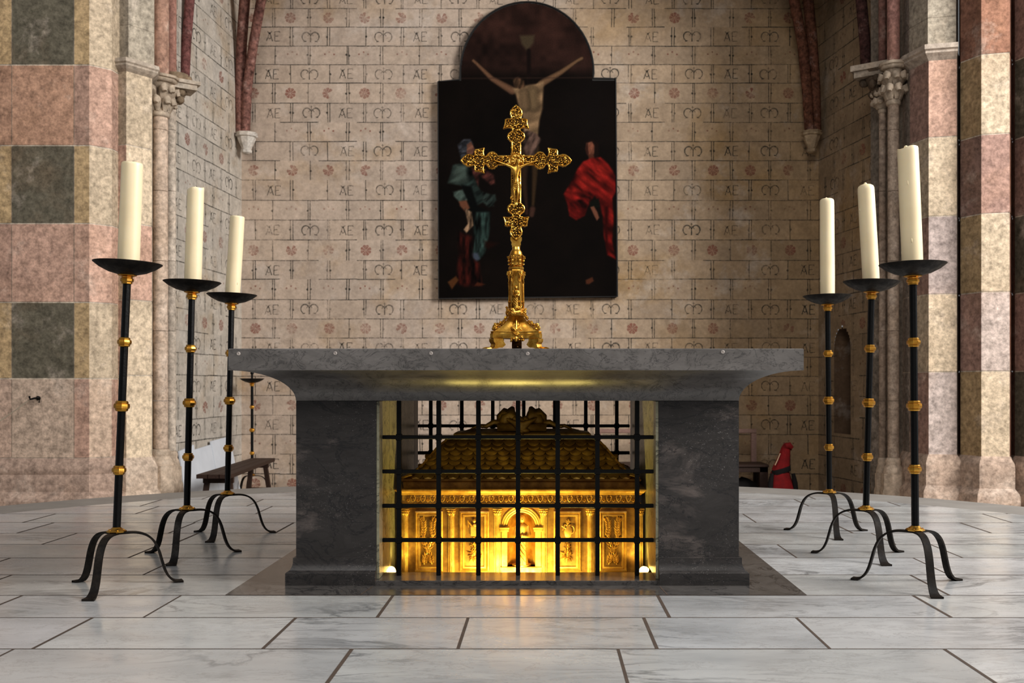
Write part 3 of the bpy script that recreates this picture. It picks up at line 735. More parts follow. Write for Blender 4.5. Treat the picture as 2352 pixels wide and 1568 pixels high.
limb([(525, 260), (527, 420)], [10, 10], (34, 24, 22), 10, 0)
sk = (150, 128, 98)
limb([(240, 312), (256, 326), (336, 405), (440, 466)], [9, 9, 14, 22], (140, 108, 84), 8)
limb([(798, 300), (775, 312), (690, 372), (590, 430)], [10, 9, 14, 20], (142, 114, 86), 8)
area([(442, 455), (505, 440), (560, 430), (604, 418), (598, 500), (596, 560), (580, 620), (572, 700), (500, 690), (500, 630), (488, 580), (470, 530), (460, 490)], sk, 12, .28, 1.2, 40, 21)
limb([(545, 470), (548, 540)], [26, 30], (140, 122, 92), 26, .3)
limb([(500, 480), (505, 545)], [20, 26], (140, 120, 92), 24, .3)
area([(440, 405), (470, 395), (500, 415), (505, 445), (480, 458), (450, 448)], (82, 64, 48), 10, .4, .3, 12, 31)
area([(520, 405), (590, 405), (560, 430), (530, 428)], (26, 18, 15), 10)
limb([(505, 770), (500, 930), (512, 1040), (515, 1085)], [30, 21, 12, 10], (66, 50, 38), 12, .6)
limb([(560, 760), (556, 900), (548, 1040), (545, 1075)], [24, 18, 11, 10], (78, 62, 42), 12, .6)
limb([(545, 1075), (540, 1105)], [17, 15], (92, 66, 56), 8)
limb([(515, 1080), (515, 1098)], [10, 10], (70, 48, 42), 8)
area([(486, 680), (520, 672), (560, 684), (590, 716), (575, 748), (560, 800), (520, 810), (498, 760)], (104, 86, 78), 9, .5, .45, 18, 41)
# mother figure, left
area([(158, 745), (190, 716), (225, 715), (240, 740), (228, 800), (215, 860), (185, 860), (172, 800)], (66, 72, 82), 9, .35, 1.3, 14, 51)
area([(205, 745), (228, 728), (240, 752), (248, 768), (240, 790), (225, 802), (205, 790)], (140, 100, 84), 6, .15, 1, 15, 52)
area([(205, 720), (180, 735), (178, 800), (200, 840), (207, 760)], (72, 78, 88), 6, .3, 1.4, 10, 53)
area([(230, 860), (300, 870), (345, 900), (352, 945), (330, 950), (270, 900), (265, 960), (235, 900)], (84, 50, 46), 12, .4, .9, 16, 54)
area([(135, 850), (185, 838), (230, 880), (265, 960), (300, 1010), (352, 1000), (358, 1030), (320, 1065), (290, 1040), (250, 1060), (215, 990), (180, 955), (110, 940)], (50, 68, 66), 12, .55, 1.0, 26, 55)
area([(150, 850), (205, 850), (215, 940), (160, 945), (112, 938)], (74, 92, 88), 22, .3, 1.0, 26, 56)
area([(180, 950), (230, 960), (262, 1060), (330, 1090), (322, 1200), (296, 1310), (256, 1345), (225, 1310), (235, 1240), (250, 1160), (190, 1040)], (14, 18, 18), 12)
area([(135, 985), (185, 975), (210, 1030), (170, 1040), (140, 1010)], (78, 98, 94), 10, .3, .6, 16, 57)
area([(285, 985), (350, 1005), (345, 1060), (310, 1060), (285, 1020)], (48, 62, 60), 10, .5, .7, 14, 58)
area([(255, 1090), (325, 1090), (322, 1200), (300, 1300), (262, 1345), (228, 1310), (245, 1230), (240, 1160)], (40, 58, 56), 12, .75, 0.05, 17, 59)
area([(225, 1300), (262, 1300), (275, 1330), (252, 1348)], (86, 102, 122), 12)
area([(165, 1035), (205, 1030), (222, 1070), (200, 1090), (172, 1060)], (136, 92, 70), 9)
area([(195, 1070), (232, 1090), (240, 1160), (205, 1198), (190, 1180), (212, 1150)], (150, 128, 104), 7, .35, .1, 12, 60)
area([(160, 1190), (240, 1220), (235, 1330), (270, 1350), (285, 1470), (200, 1475), (150, 1460), (165, 1300)], (58, 22, 17), 18, .6, 0.0, 16, 61)
area([(260, 1450), (300, 1462), (270, 1472), (245, 1470)], (96, 52, 32), 8); area([(108, 1450), (150, 1420), (165, 1440), (130, 1488)], (110, 72, 38), 9)
area([(300, 1240), (370, 1250), (320, 1280), (300, 1270)], (44, 22, 16), 18)
# apostle figure, right
area([(815, 730), (850, 715), (885, 740), (885, 800), (865, 815), (820, 790)], (36, 24, 20), 12)
area([(822, 735), (850, 728), (864, 750), (862, 790), (845, 806), (826, 790), (818, 765)], (126, 82, 64), 7, .25, .2, 14, 71)
area([(815, 765), (828, 735), (834, 790), (826, 800)], (72, 42, 34), 6)
area([(830, 795), (860, 795), (862, 820), (835, 820)], (104, 62, 46), 6)
area([(805, 830), (850, 812), (895, 808), (935, 845), (972, 905), (974, 985), (955, 1020), (962, 1120), (955, 1240), (974, 1335), (930, 1312), (912, 1215), (905, 1110), (888, 1040), (865, 1008), (835, 1040), (812, 1108), (770, 1130), (735, 1110), (722, 1045), (704, 998), (740, 940), (775, 870)], (128, 22, 16), 10, .5, 2.25, 30, 72)
area([(840, 850), (905, 830), (945, 880), (900, 940), (800, 990), (730, 1000), (790, 900)], (148, 29, 19), 40, .35, 2.3, 22, 73)
area([(735, 1040), (800, 1020), (850, 1010), (812, 1108), (770, 1130), (737, 1108)], (84, 14, 11), 16, .5, 2.3, 22, 74)
area([(915, 1060), (935, 1060), (930, 1300), (915, 1210)], (66, 10, 9), 14)
area([(838, 1040), (885, 1020), (892, 1065), (850, 1075)], (24, 28, 22), 8)
area([(842, 1065), (860, 1060), (878, 1090), (888, 1120), (876, 1135), (862, 1110)], (142, 96, 76), 6)
area([(818, 1440), (852, 1425), (860, 1445), (835, 1462), (820, 1460)], (104, 62, 42), 8)
# the seam of the arched piece
m = np.exp(-((Y - 404 + (X - 60) * .006) / 4.0) ** 2) * .5 * ((X > 165) & (X < 860)); global_C(m, np.array((86, 66, 58.)))
vig = 1.0
Cl = np.where(C / 255 <= 0.04045, C / 255 / 12.92, ((C / 255 + .055) / 1.055) ** 2.4) * 0.50
Cl = Cl.mean(axis=2, keepdims=True) * .10 + Cl * .90; Cl *= np.array((1.12, 1.0, .93))
cxp, cyp, rad = 516, 372, 339
inside = np.where(Y >= 412, True, np.where(Y > 372, np.abs(X - cxp) < rad, np.hypot(X - cxp, (Y - cyp) * 339 / 357) < rad))
ny_, nx_ = X.shape
idx = -np.ones(X.shape, int); verts = []; cols = []
for j in range(ny_):
    for i in range(nx_):
        if inside[j, i]:
            idx[j, i] = len(verts); p = P(980 + X[j, i] / 2.24, Y[j, i] / 2.24, YPn); verts.append(tuple(p - ORG[pt])); cols.append(tuple(Cl[j, i]) + (1,))
faces = []
for j in range(ny_ - 1):
    for i in range(nx_ - 1):
        q = (idx[j + 1, i], idx[j + 1, i + 1], idx[j, i + 1], idx[j, i])
        if min(q) >= 0: faces.append(q)
me = bpy.data.meshes.new('canvas'); me.from_pydata(verts, [], faces)
at = me.color_attributes.new('Col', 'FLOAT_COLOR', 'POINT'); at.data.foreach_set('color', np.array(cols, dtype=np.float32).ravel())
me.materials.append(M_canvas); cv = bpy.data.objects.new('canvas', me); COL.objects.link(cv); cv.parent = pt
# stretcher body + thin dark edge
fx = lambda zx: PX(980 + zx / 2.24, YPn); fz = lambda zy: PZ(zy / 2.24, YPn)
outl = [(fx(62), fz(1535)), (fx(982), fz(1525)), (fx(973), fz(404)), (fx(858), fz(402))] + [(fx(516 + 345*math.cos(t)), fz(372 - 363*math.sin(t))) for t in [PI*k/32 for k in range(33)]] + [(fx(168), fz(410)), (fx(58), fz(420))]
mb = MB(); mb.prismXZ(outl, YPn + .006, YB - .004); obj('stretcher', mb, M_frame, pt)
mb = MB(); q = [(x, YPn - .002, z) for x, z in outl]; dense = []
for a, b in zip(q, q[1:] + q[:1]):
    for k in range(4): dense.append(tuple(Vector(a).lerp(Vector(b), k / 4)))
mb.tube(dense, .009, 4, closed=True, up=(0, 1, 0)); obj('frame', mb, M_frame, pt)

# ------------------------------------------------------------------ ALTAR
SX, SY0, SY1 = 1.153, 3.99, 5.82
ZT, ZS, ZB = 0.988, 0.901, 0.7755
PHO, PHI, PY0, PY1 = 0.936, 0.597, 4.21, 5.60
altar = thing('altar', 'grey marble altar table on two dark block supports', 'altar', (ACX, 4.9, 0))
mb = MB(); b = .003
R4 = lambda d, z: [(ACX - SX + d, SY0 + d, z), (ACX + SX - d, SY0 + d, z), (ACX + SX - d, SY1 - d, z), (ACX - SX + d, SY1 - d, z)]
rings = []
for k in range(17):
    ph = PI/2 * (16 - k) / 16; rings.append(R4(0.217 * math.sin(ph), ZB + (ZS - ZB) * math.cos(ph)))
rings += [R4(0, ZS + .0005), R4(0, ZT - b), R4(b, ZT)]
mb.loft(rings)
slab = obj('tabletop', mb, M_slab, altar, 35)
for x, y in ((548, 812), (770, 811), (990, 811), (1212, 812), (1660, 808)):
    mb = MB(); c = P(x, y, SY0); mb.T = Matrix.Translation(c) @ Matrix.Rotation(PI/2, 4, 'X')
    mb.lathe([(.0075, -.002), (.0075, .0015), (.005, .003), (.004, .001)], (0, 0, 0), 12); obj('stud', mb, M_stud, slab, 40)
for s in (-1, 1):
    mb = MB()
    x0, x1 = sorted((ACX + s*PHI, ACX + s*PHO)); mb.bbox(x0, x1, PY0, PY1, 0.0, ZB, .002)
    sup = obj('support', mb, M_pillar, altar)
    mb = MB(); rr = []
    for d, z in ((.037, .0), (.037, .052), (.034, .055), (.022, .062), (.014, .078), (.011, .092), (.011, .113), (.001, .1155)):
        xo = ACX + s*(PHO + d); xi = ACX + s*(PHI - .001)
        a, c_ = (xi, xo) if s > 0 else (xo, xi)
        rr.append([(a, PY0 - d, z), (c_, PY0 - d, z), (c_, PY1 + d, z), (a, PY1 + d, z)])
    mb.loft(rr); obj('plinth', mb, M_pillar, sup, 20)
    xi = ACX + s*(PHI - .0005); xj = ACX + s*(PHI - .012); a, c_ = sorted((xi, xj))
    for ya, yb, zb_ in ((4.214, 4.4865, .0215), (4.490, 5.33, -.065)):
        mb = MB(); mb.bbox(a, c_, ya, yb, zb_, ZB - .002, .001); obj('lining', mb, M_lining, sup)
mb = MB(); mb.bbox(ACX - PHI - .003, ACX + PHI + .003, 4.178, HY0, 0.0, 0.021, .002)
obj('sill', mb, M_mat, altar)
mb = MB(); mb.bbox(ACX - PHI + .001, ACX + PHI - .001, HY1, 5.62, 0.0, 0.021, .002); obj('sill', mb, M_mat, altar)

# ------------------------------------------------------------------ GRILLES
def grille(Yg, label):
    g = thing('iron_grille', label, 'grille', (ACX, Yg, 0.021), 'iron grilles under the altar')
    for k in range(7):
        x = ACX + (k - 3) * 0.1712; mb = MB(); w = .0095
        mb.bbox(x - w, x + w, Yg - w, Yg + w, .0212, ZB - .001, .0025)
        for j in range(4):
            z = 0.617 - j * .148
            mb.bbox(x - w*1.35, x + w*1.35, Yg - w*1.3, Yg + w*1.3, z - .0135, z + .0135, .002)
        obj('vertical_bar', mb, M_grille, g)
    for j in range(4):
        z = 0.617 - j * .148; mb = MB(); mb.bbox(ACX - PHI + .0125, ACX + PHI - .0125, Yg - .008, Yg + .008, z - .0083, z + .0083, .002); obj('horizontal_bar', mb, M_grille, g)
grille(4.30, 'black iron bar grille across the front opening of altar')
grille(5.50, 'black iron bar grille at altar back, seen behind golden shrine')

# ------------------------------------------------------------------ RELIQUARY (gold shrine)
RX, RW, RY0, RY1 = ACX + .004, 0.548, 4.64, 5.26
S = thing('reliquary', 'golden house-shaped shrine with scaled roof inside the altar grille', 'shrine', (RX, 4.95, -.07))
def q2(zx, zy, Y): return P(840 + zx / 3.336, 900 + zy / 3.336, Y)
zr = lambda zy, Y=RY0: q2(0, zy, Y).z
xr = lambda zx, Y=RY0: q2(zx, 0, Y).x
KS = RY0 / F / 3.336                    # metres per zoom pixel on the front plane
nx0, nx1 = xr(1085), xr(1300); nm = (nx0 + nx1) / 2; nr = (nx1 - nx0) / 2
ztop = zr(862); zsp = zr(1030); zfl = zr(1335)
mb = MB()
mb.box(RX - RW, nx0, RY0, RY1, -.07, ztop); mb.box(nx1, RX + RW, RY0, RY1, -.07, ztop)
mb.box(nx0, nx1, RY0 + .10, RY1, -.07, ztop); mb.box(nx0, nx1, RY0, RY0 + .10, -.07, zfl)
arc = [(nm + nr*math.cos(t), zsp + nr*math.sin(t)) for t in [PI*k/20 for k in range(21)]]
mb.prismXZ([(nx1, ztop), (nx0, ztop)] + arc[::-1], RY0, RY0 + .10)
# curved niche back
mb.mi = 1
mb.loft([[(nm - nr*math.cos(t), RY0 + .003 + .092*math.sin(t), z) for t in [PI*k/16 for k in range(17)]] for z in (zfl, zsp, zsp + nr*.95)], False, False, closed=False)
obj('shrine_body', mb, [M_goldf, M_golds], S, 30)
# niche surround
mb = MB()
for rr_, yy in ((nr + .006, .008), (nr + .016, .012), (nr + .024, .006)):
    mb.tube([(nm + rr_*math.cos(t), RY0 - yy*.5, zsp + rr_*math.sin(t)) for t in [PI*k/24 for k in range(25)]], .0055, 6, up=(0, 1, 0))
for s in (-1, 1):
    xx = nm + s*(nr + .013); mb.bbox(xx - .013, xx + .013, RY0 - .014, RY0 + .004, zfl, zsp - .02, .002)
    mb.bbox(xx - .02, xx + .02, RY0 - .02, RY0 + .004, zsp - .022, zsp - .012, .002); mb.bbox(xx - .023, xx + .023, RY0 - .022, RY0 + .004, zsp - .012, zsp, .003)
mb.bbox(nm - nr - .03, nm + nr + .03, RY0 - .016, RY0 + .05, -.07, zfl, .003); mb.lathe([(.045, 0), (.045, .006), (.035, .009)], (nm, RY0 + .03, zfl), 16)
obj('niche_surround', mb, M_golds, S, 30)
def robed(mb, c, h, rg, arms=True, wide=1.0):
    """robed standing statuette facing -Y: draped body, sleeves, head"""
    x, y, z = c; n = 28; rings = []
    prof = [(0, .155), (.05, .15), (.2, .13), (.4, .125), (.55, .13), (.66, .135), (.75, .15), (.80, .14), (.835, .07), (.855, .045)]
    ph = rg.uniform(0, 6)
    for t, r in prof:
        ring = []
        for k in range(n):
            a = 2*PI*k/n; fold = 1 + (.10 * math.sin(7*a + ph + 3*t) + .05*math.sin(11*a - 4*t)) * (1 - t) ** .5 * (1 if t < .8 else .2)
            ring.append((x + r*h*wide*fold*math.cos(a) + .02*h*math.sin(3*t), y + r*h*.72*fold*math.sin(a), z + t*h))
        rings.append(ring)
    mb.loft(rings)
    mb.ell((x + .005*h, y - .01*h, z + .925*h), (.062*h, .068*h, .080*h), 12, 8)
    mb.ell((x + .005*h, y - .078*h, z + .915*h), (.012*h, .016*h, .016*h), 6, 4)
    mb.ell((x + .005*h, y + .012*h, z + .945*h), (.074*h, .074*h, .075*h), 12, 8)
    if arms:
        for s in (-1, 1):
            mb.tube([(x + s*.135*h*wide, y, z + .78*h), (x + s*.185*h*wide, y - .03*h, z + .62*h), (x + s*.14*h*wide, y - .12*h, z + .56*h), (x + s*.03*h, y - .15*h, z + (.60 if s > 0 else .57)*h)], [.05*h, .055*h, .05*h, .03*h], 8)
            mb.ell((x + s*.015*h, y - .16*h, z + (.60 if s > 0 else .57)*h), (.03*h, .022*h, .028*h), 8, 5)
    for k in range(4):     # crossing mantle folds
        mb.tube([(x - .13*h*wide, y - .06*h, z + (.62 - .12*k)*h), (x - .03*h, y - .125*h, z + (.52 - .12*k)*h), (x + .10*h*wide, y - .09*h, z + (.36 - .10*k)*h)], [.012*h, .02*h, .010*h], 6)
mb = MB(); robed(mb, (xr(1197), RY0 + .012, zfl + .008), zr(948) - zfl - .008, random.Random(4), wide=.74)
obj('saint_statuette', mb, M_golds, S, 60)
# pilasters
for zx in (303, 657, 1010, 1362, 1720, 2098):
    x = xr(zx); mb = MB(); w = 20 * KS; z0, z1 = -.07, zr(948)
    mb.box(x - w*1.25, x + w*1.25, RY0 - .006, RY0 + .002, z0, ztop)
    pts = []
    for k in range(29):      # fluted half shaft
        a = PI * k / 28; r = w * (1 - .10 * abs(math.sin(3.5 * a * 2))); pts.append((x - r*math.cos(a), RY0 - .004 - r*.8*math.sin(a)))
    mb.loft([[(p[0], p[1], z) for p in pts] for z in (z0, z1)], False, True, closed=False)
    mb.lathe([(w*1.0, -.004), (w*1.2, -.002), (w*1.2, .004), (w*1.0, .006)], (x, RY0 - .004, z1), 16)
    pl = obj('pilaster', mb, M_golds, S, 25)
    mb = MB(); h = zr(890) - z1
    mb.lathe([(w*.95, 0), (w*1.05, h*.5), (w*1.5, h*.82), (w*1.55, h*.84)], (x, RY0 - .004, z1), 16)
    for tier, (zt_, rr_) in enumerate(((.42, 1.25), (.72, 1.5))):
        for k in range(7):
            a = PI + PI * (k + .5 * tier) / 6.5; dx, dy = math.cos(a), math.sin(a)
            mb.tube([(x + dx*w, RY0 - .004 + dy*w*.9, z1 + h*(zt_ - .4)), (x + dx*w*rr_, RY0 - .004 + dy*w*rr_, z1 + h*zt_), (x + dx*w*(rr_ + .35), RY0 - .004 + dy*w*(rr_ + .35), z1 + h*(zt_ - .06))], [.003, .0045, .0028], 5)
    mb.bbox(x - w*1.75, x + w*1.75, RY0 - w*1.75, RY0, z1 + h*.86, z1 + h*1.02, .001); obj('capital', mb, M_golds, pl, 50)
# framed panels
def panel(zx0, zx1):
    x0, x1, z0, z1 = xr(zx0), xr(zx1), zr(1372), zr(912); mb = MB()
    rr = []
    for d, y in ((0, .0), (.0, .010), (.006, .013), (.012, .006), (.015, .010), (.022, .010), (.026, .001)):
        rr.append([(x0 + d, RY0 - y, z0 + d), (x1 - d, RY0 - y, z0 + d), (x1 - d, RY0 - y, z1 - d), (x0 + d, RY0 - y, z1 - d)])
    mb.loft(rr, False, False); mb.mi = 1; mb.poly(rr[-1]); return obj('framed_panel', mb, [M_golds, M_goldf], S)
def leaf3(mb, c, ang, L, w, y):
    """pointed raised leaf lying on the front plane"""
    ca, sa = math.cos(ang), math.sin(ang); Q = [(0, 0, 0), (.35, .5, 0), (1, 0, 0), (.35, -.5, 0), (.4, 0, 1)]
    v = [mb.av((c[0] + L*(q[0]*ca) - w*q[1]*sa, y - q[2]*.009, c[1] + L*q[0]*sa + w*q[1]*ca)) for q in Q]
    for a, b_ in ((0, 1), (1, 2), (2, 3), (3, 0)): mb.af((v[a], v[b_], v[4]))
def laurel(zc):
    mb = MB(); xc = xr(zc); yy = RY0 - .004
    for s in (-1, 1):
        pts = [(xc + s*KS*dx, zr(zy)) for dx, zy in ((30, 1318), (22, 1270), (-14, 1180), (-42, 1110), (-34, 1050), (4 - 40, 1000), (-46, 975))]
        if s: pts = [(p[0], p[1]) for p in pts]
        mb.tube([(p[0], yy - .004, p[1]) for p in pts], .0032, 6, up=(0, 1, 0))
        for i in range(len(pts) - 1):
            for k in range(3):
                t = k / 3 + .1; c = (pts[i][0]*(1-t) + pts[i+1][0]*t, pts[i][1]*(1-t) + pts[i+1][1]*t)
                dr = math.atan2(pts[i+1][1]-pts[i][1], pts[i+1][0]-pts[i][0])
                for q in (-1, 1): leaf3(mb, c, dr + q*.62, 46*KS, 23*KS, yy - .004)
        leaf3(mb, pts[-1], PI/2 + .2*s, 40*KS, 18*KS, yy - .003)
    return mb
def flora(mb, xc, zc, s, yy, rg, n=16):
    for k in range(n):
        a = 2*PI*k/n + rg.uniform(-.2, .2); leaf3(mb, (xc + s*.12*math.cos(a), zc + s*.12*math.sin(a)), a, s*rg.uniform(.5, 1.0), s*.3, yy)
    for k in range(7):
        a = rg.uniform(0, 2*PI); r = rg.uniform(0, .55)*s; mb.ell((xc + r*math.cos(a), yy - .004, zc + r*math.sin(a)), (s*.12, .006, s*.12), 7, 5)
def emblem(zc, kind):
    rg = random.Random(kind); mb = MB(); xc = xr(zc); yy = RY0 - .004; k = KS
    B = lambda dx, zy: (xc + dx*k, zr(zy))
    if kind == 1:      # tablet on a ribbon with crossed rods
        x, z = B(0, 1060); mb.bbox(x - 26*k, x + 30*k, yy - .008, yy, z - 42*k, z + 35*k, .003)
        for s in (-1, 1): mb.tube([(xc + s*12*k, yy - .006, zr(1030)), (xc + s*48*k, yy - .008, zr(985)), (xc + s*44*k, yy - .006, zr(1035))], [.004, .007, .003], 6, up=(0, 1, 0))
        mb.ell((xc, yy - .005, zr(985)), (14*k, .008, 16*k), 8, 6); mb.ell((xc + 6*k, yy - .005, zr(1018)), (20*k, .008, 14*k), 8, 6)
    else:              # ewer with handle, small cross and staff
        x, z = B(8, 1070); mb.lathe([(12*k, -45*k), (24*k, -35*k), (33*k, 0), (28*k, 30*k), (18*k, 44*k), (24*k, 56*k)], (x, yy, z), 12, sy=.35)
        mb.tube([(x + 26*k + 22*k*math.sin(t), yy - .005, z + 18*k + 30*k*math.cos(t)) for t in [PI*q/9 for q in range(10)]], .003, 6, up=(0, 1, 0))
        mb.tube([(xc - 34*k, yy - .006, zr(1060)), (xc - 12*k, yy - .006, zr(1010))], .004, 6, up=(0, 1, 0)); mb.tube([(xc - 40*k, yy - .006, zr(1022)), (xc - 8*k, yy - .006, zr(1042))], .004, 6, up=(0, 1, 0))
        mb.tube([(xc, yy - .006, zr(1030)), (xc + 8*k, yy - .006, zr(985))], .004, 6, up=(0, 1, 0))
        for a in range(5): mb.ell((xc + 8*k + 12*k*math.cos(a*1.257), yy - .005, zr(990) + 12*k*math.sin(a*1.257)), (8*k, .006, 8*k), 7, 5)
    mb.tube([(xc - 4*k, yy - .004, zr(1110)), (xc + 6*k, yy - .004, zr(1180)), (xc, yy - .004, zr(1300))], .0035, 6, up=(0, 1, 0))
    for zy in (1165, 1200): flora(mb, xc + rg.uniform(-8, 8)*k, zr(zy), 38*k, yy - .003, rg, 9)
    flora(mb, xc, zr(1245), 62*k, yy - .003, rg, 14)
    return mb
for i, (a, b_, c) in enumerate(((380, 592, 478), (720, 946, 832), (1440, 1650, 1542), (1790, 2000, 1893))):
    p = panel(a, b_)
    mb = laurel(c) if i in (0, 3) else emblem(c, 1 if i == 1 else 2)
    obj('laurel_relief' if i in (0, 3) else 'emblem_relief', mb, M_golds, p, 30)
# entablature
mb = MB(); E4 = lambda o, z: [(RX - RW - o, RY0 - o, z), (RX + RW + o, RY0 - o, z), (RX + RW + o, RY1 + o, z), (RX - RW - o, RY1 + o, z)]
mb.loft([E4(o, zr(zy)) for o, zy in ((-.01, 885), (.016, 882), (.018, 874), (.010, 870), (.012, 852), (.004, 848), (.004, 790), (.012, 786), (.016, 778), (.024, 768), (.028, 758), (.036, 750), (.036, 742), (.01, 738))])
ent = obj('cornice', mb, M_golds, S, 20)
mb = MB(); yy = RY0 - .005; n = 47
for k in range(n):
    x = RX - RW + .012 + (2*RW - .024) * (k + .5) / n; zb = zr(846)
    if k % 2 == 0:
        for q in range(-3, 4): leaf3(mb, (x, zb + 10*KS), PI/2 + q*.42, (47 - abs(q)*8)*KS, 12*KS, yy)
        mb.ell((x, yy, zb + 8*KS), (9*KS, .005, 9*KS), 7, 5)
    else:
        for s in (-1, 1): mb.tube([(x, yy - .002, zb + 4*KS), (x + s*14*KS, yy - .004, zb + 20*KS), (x + s*20*KS, yy - .004, zb + 44*KS), (x + s*13*KS, yy - .004, zb + 54*KS), (x + s*7*KS, yy - .003, zb + 44*KS)], .0026, 5, up=(0, 1, 0))
        for q in (-1, 0, 1): leaf3(mb, (x, zb + 22*KS), PI/2 + q*.5, 26*KS, 9*KS, yy)
obj('palmette_frieze', mb, M_golds, ent, 30)
# roof
mb = MB()
mb.loft([E4(o, zr(zy)) for o, zy in ((-.006, 740), (-.002, 736), (.0, 700), (.002, 690), (.008, 684), (.012, 676), (.012, 668), (.002, 662))])
obj('roof_plinth', mb, M_goldf, S, 20)
zr0 = zr(664); Hroof = .185
def rins(t):      # inset of the curved roof at height t
    T = [(0, 0), (.10, .045), (.28, .082), (.5, .115), (.74, .150), (.88, .182), (.96, .215), (1.0, .25)]
    for (a, x), (b_, y_) in zip(T, T[1:]):
        if a <= t <= b_: return x + (y_ - x) * (t - a) / (b_ - a)
    return .25
rings = [E4(-rins(t), zr0 + Hroof * t) for t in [k / 24 for k in range(25)]]
mb = MB(); mb.loft(rings)
# overlapping round-ended scales on front and both ends
rows_t = [.00, .10, .20, .31, .43, .55, .67, .79, .90]
def scale_at(mb, side, s, t, w):
    """s along the eave, scale tip pointing down from height t+dt to t"""
    pts = []
    t0, t1 = t - .035, min(t + .14, 1.0)
    for q in [k / 10 for k in range(11)]:
        a = PI * q; u = s + w * .52 * -math.cos(a); tt = t0 + (t1 - t0) * (1 - math.sin(a)) * .75
        pts.append((u, tt, .0075 if 0 < q < 1 else .004))
    pts += [(s + w*.5, t1, .001), (s - w*.5, t1, .001)]
    def W(u, tt, out):
        ins = rins(max(0, min(1, tt))); z = zr0 + Hroof * tt
        if side == 0: return (u, RY0 + ins - out, z + out*.5)
        if side == 1: return (RX - RW + ins - out, u, z + out*.5)
        return (RX + RW - ins + out, u, z + out*.5)
    top = [mb.av(W(*p)) for p in pts]; ctr = mb.av(W(s, t0 + .05, .0105))
    low = [mb.av(W(p[0], p[1] - .004, p[2] - .007)) for p in pts[:11]]
    for i in range(len(top)): mb.af((ctr, top[i], top[(i + 1) % len(top)]))
    for i in range(10): mb.af((top[i], low[i], low[i + 1], top[i + 1]))
for r, t in enumerate(rows_t):
    ins = rins(t)
    w = .0575; h0, h1 = RX - RW + ins, RX + RW - ins; n = int((h1 - h0) / w); off = (h1 - h0 - n*w) / 2 + (w/2 if r % 2 else 0)
    for k in range(n + (0 if r % 2 else 1)):
        s = h0 + off + k*w + (0 if r % 2 else 0)
        if h0 + .01 < s < h1 - .01: scale_at(mb, 0, s, t, w)
    h0, h1 = RY0 + ins, RY1 - ins; n = int((h1 - h0) / w)
    for k in range(n):
        s = h0 + (k + .5) * w + (w/4 if r % 2 else -w/4)
        if h0 + .01 < s < h1 - .01: scale_at(mb, 1, s, t, w); scale_at(mb, 2, s, t, w)
obj('scaled_roof', mb, M_goldr, S, 30)
# hip mouldings
for sx in (-1, 1):
    for sy in (0, 1):
        mb = MB(); mb.tube([(RX + sx*(RW - rins(t) + .004), (RY0 + rins(t) - .004) if sy == 0 else (RY1 - rins(t) + .004), zr0 + Hroof*t + .004) for t in [k / 20 for k in range(20)]], .006, 6)
        obj('hip_moulding', mb, M_golds, S, 50)
# ridge cap and crest
YR = RY0 + .25
capx0, capx1 = q2(690, 0, YR).x, q2(1710, 0, YR).x; zc0 = zr0 + Hroof - .004
z_ = lambda zy: q2(0, zy, YR).z
mb = MB(); K4 = lambda o, z: [(capx0 - o, YR - .03 - o, z), (capx1 + o, YR - .03 - o, z), (capx1 + o, YR + .15 + o, z), (capx0 - o, YR + .15 + o, z)]
mb.loft([K4(o, z) for o, z in ((-.01, zc0), (0.0, zc0 + .004), (0, z_(345)), (.008, z_(338)), (.008, z_(318)), (.0, z_(308)), (-.04, z_(300)), (-.12 + .05, z_(285)))])
cap = obj('ridge_cap', mb, M_goldr, S, 20)
mb = MB(); Yc = YR + .03; kc = Yc / F / 3.336
q3 = lambda zx, zy, dy=0: (PX(840 + zx / 3.336, Yc), Yc + dy, PZ(900 + zy / 3.336, Yc))
mb.bbox(q3(1010, 0)[0], q3(1385, 0)[0], Yc - .05, Yc + .05, q3(0, 300)[2], q3(0, 240)[2], .004)
for side, xs in ((-1, (1130, 1085, 1020)), (1, (1265, 1300, 1375))):     # two upright lobes of gathered cloth
    s = side
    mb.tube([q3(1195 + s*130, 235, 0), q3(1195 + s*105, 195, -.02), q3(1195 + s*82, 160, -.02), q3(1195 + s*70, 118, .0)], [.034, .036, .030, .010], 12)
    mb.tube([q3(1195 + s*40, 230, -.03), q3(1195 + s*70, 180, -.03), q3(1195 + s*130, 160, -.01), q3(1195 + s*165, 195, 0), q3(1195 + s*175, 225, .0)], [.014, .026, .026, .022, .012], 10)
    mb.tube([q3(1195 + s*150, 240, 0), q3(1195 + s*215, 230, -.01), q3(1195 + s*270, 262, -.01), q3(1195 + s*330, 258, 0), q3(1195 + s*390, 285, 0)], [.02, .014, .012, .010, .004], 8)
    mb.ell(q3(1195 + s*300, 262, -.01), (.014, .014, .010), 8, 6)
for k in range(6):     # swags of the cloth
    d = 60 - k*9
    mb.tube([q3(1195 - d*2.0 + 0, 200 + k*6, -.045), q3(1195 - d, 230 + k*13, -.06), q3(1195 + 10, 240 + k*13, -.065), q3(1195 + d, 226 + k*12, -.06), q3(1195 + d*2.0, 196 + k*6, -.045)], [.006, .012, .014, .012, .006], 8)
mb.ell(q3(1215, 290, -.06), (.03, .02, .014), 10, 6)
for k in range(9): mb.ell(q3(1140 + k*14, 205 + (k % 3)*8, -.04), (.014, .016, .016), 8, 6)
obj('crest', mb, M_goldr, cap, 60)
mb = MB(); mb.loft([E4(o, z) for o, z in ((.02, -.07), (.02, -.05), (.012, -.045), (.004, -.04))]); obj('base_moulding', mb, M_golds, S)

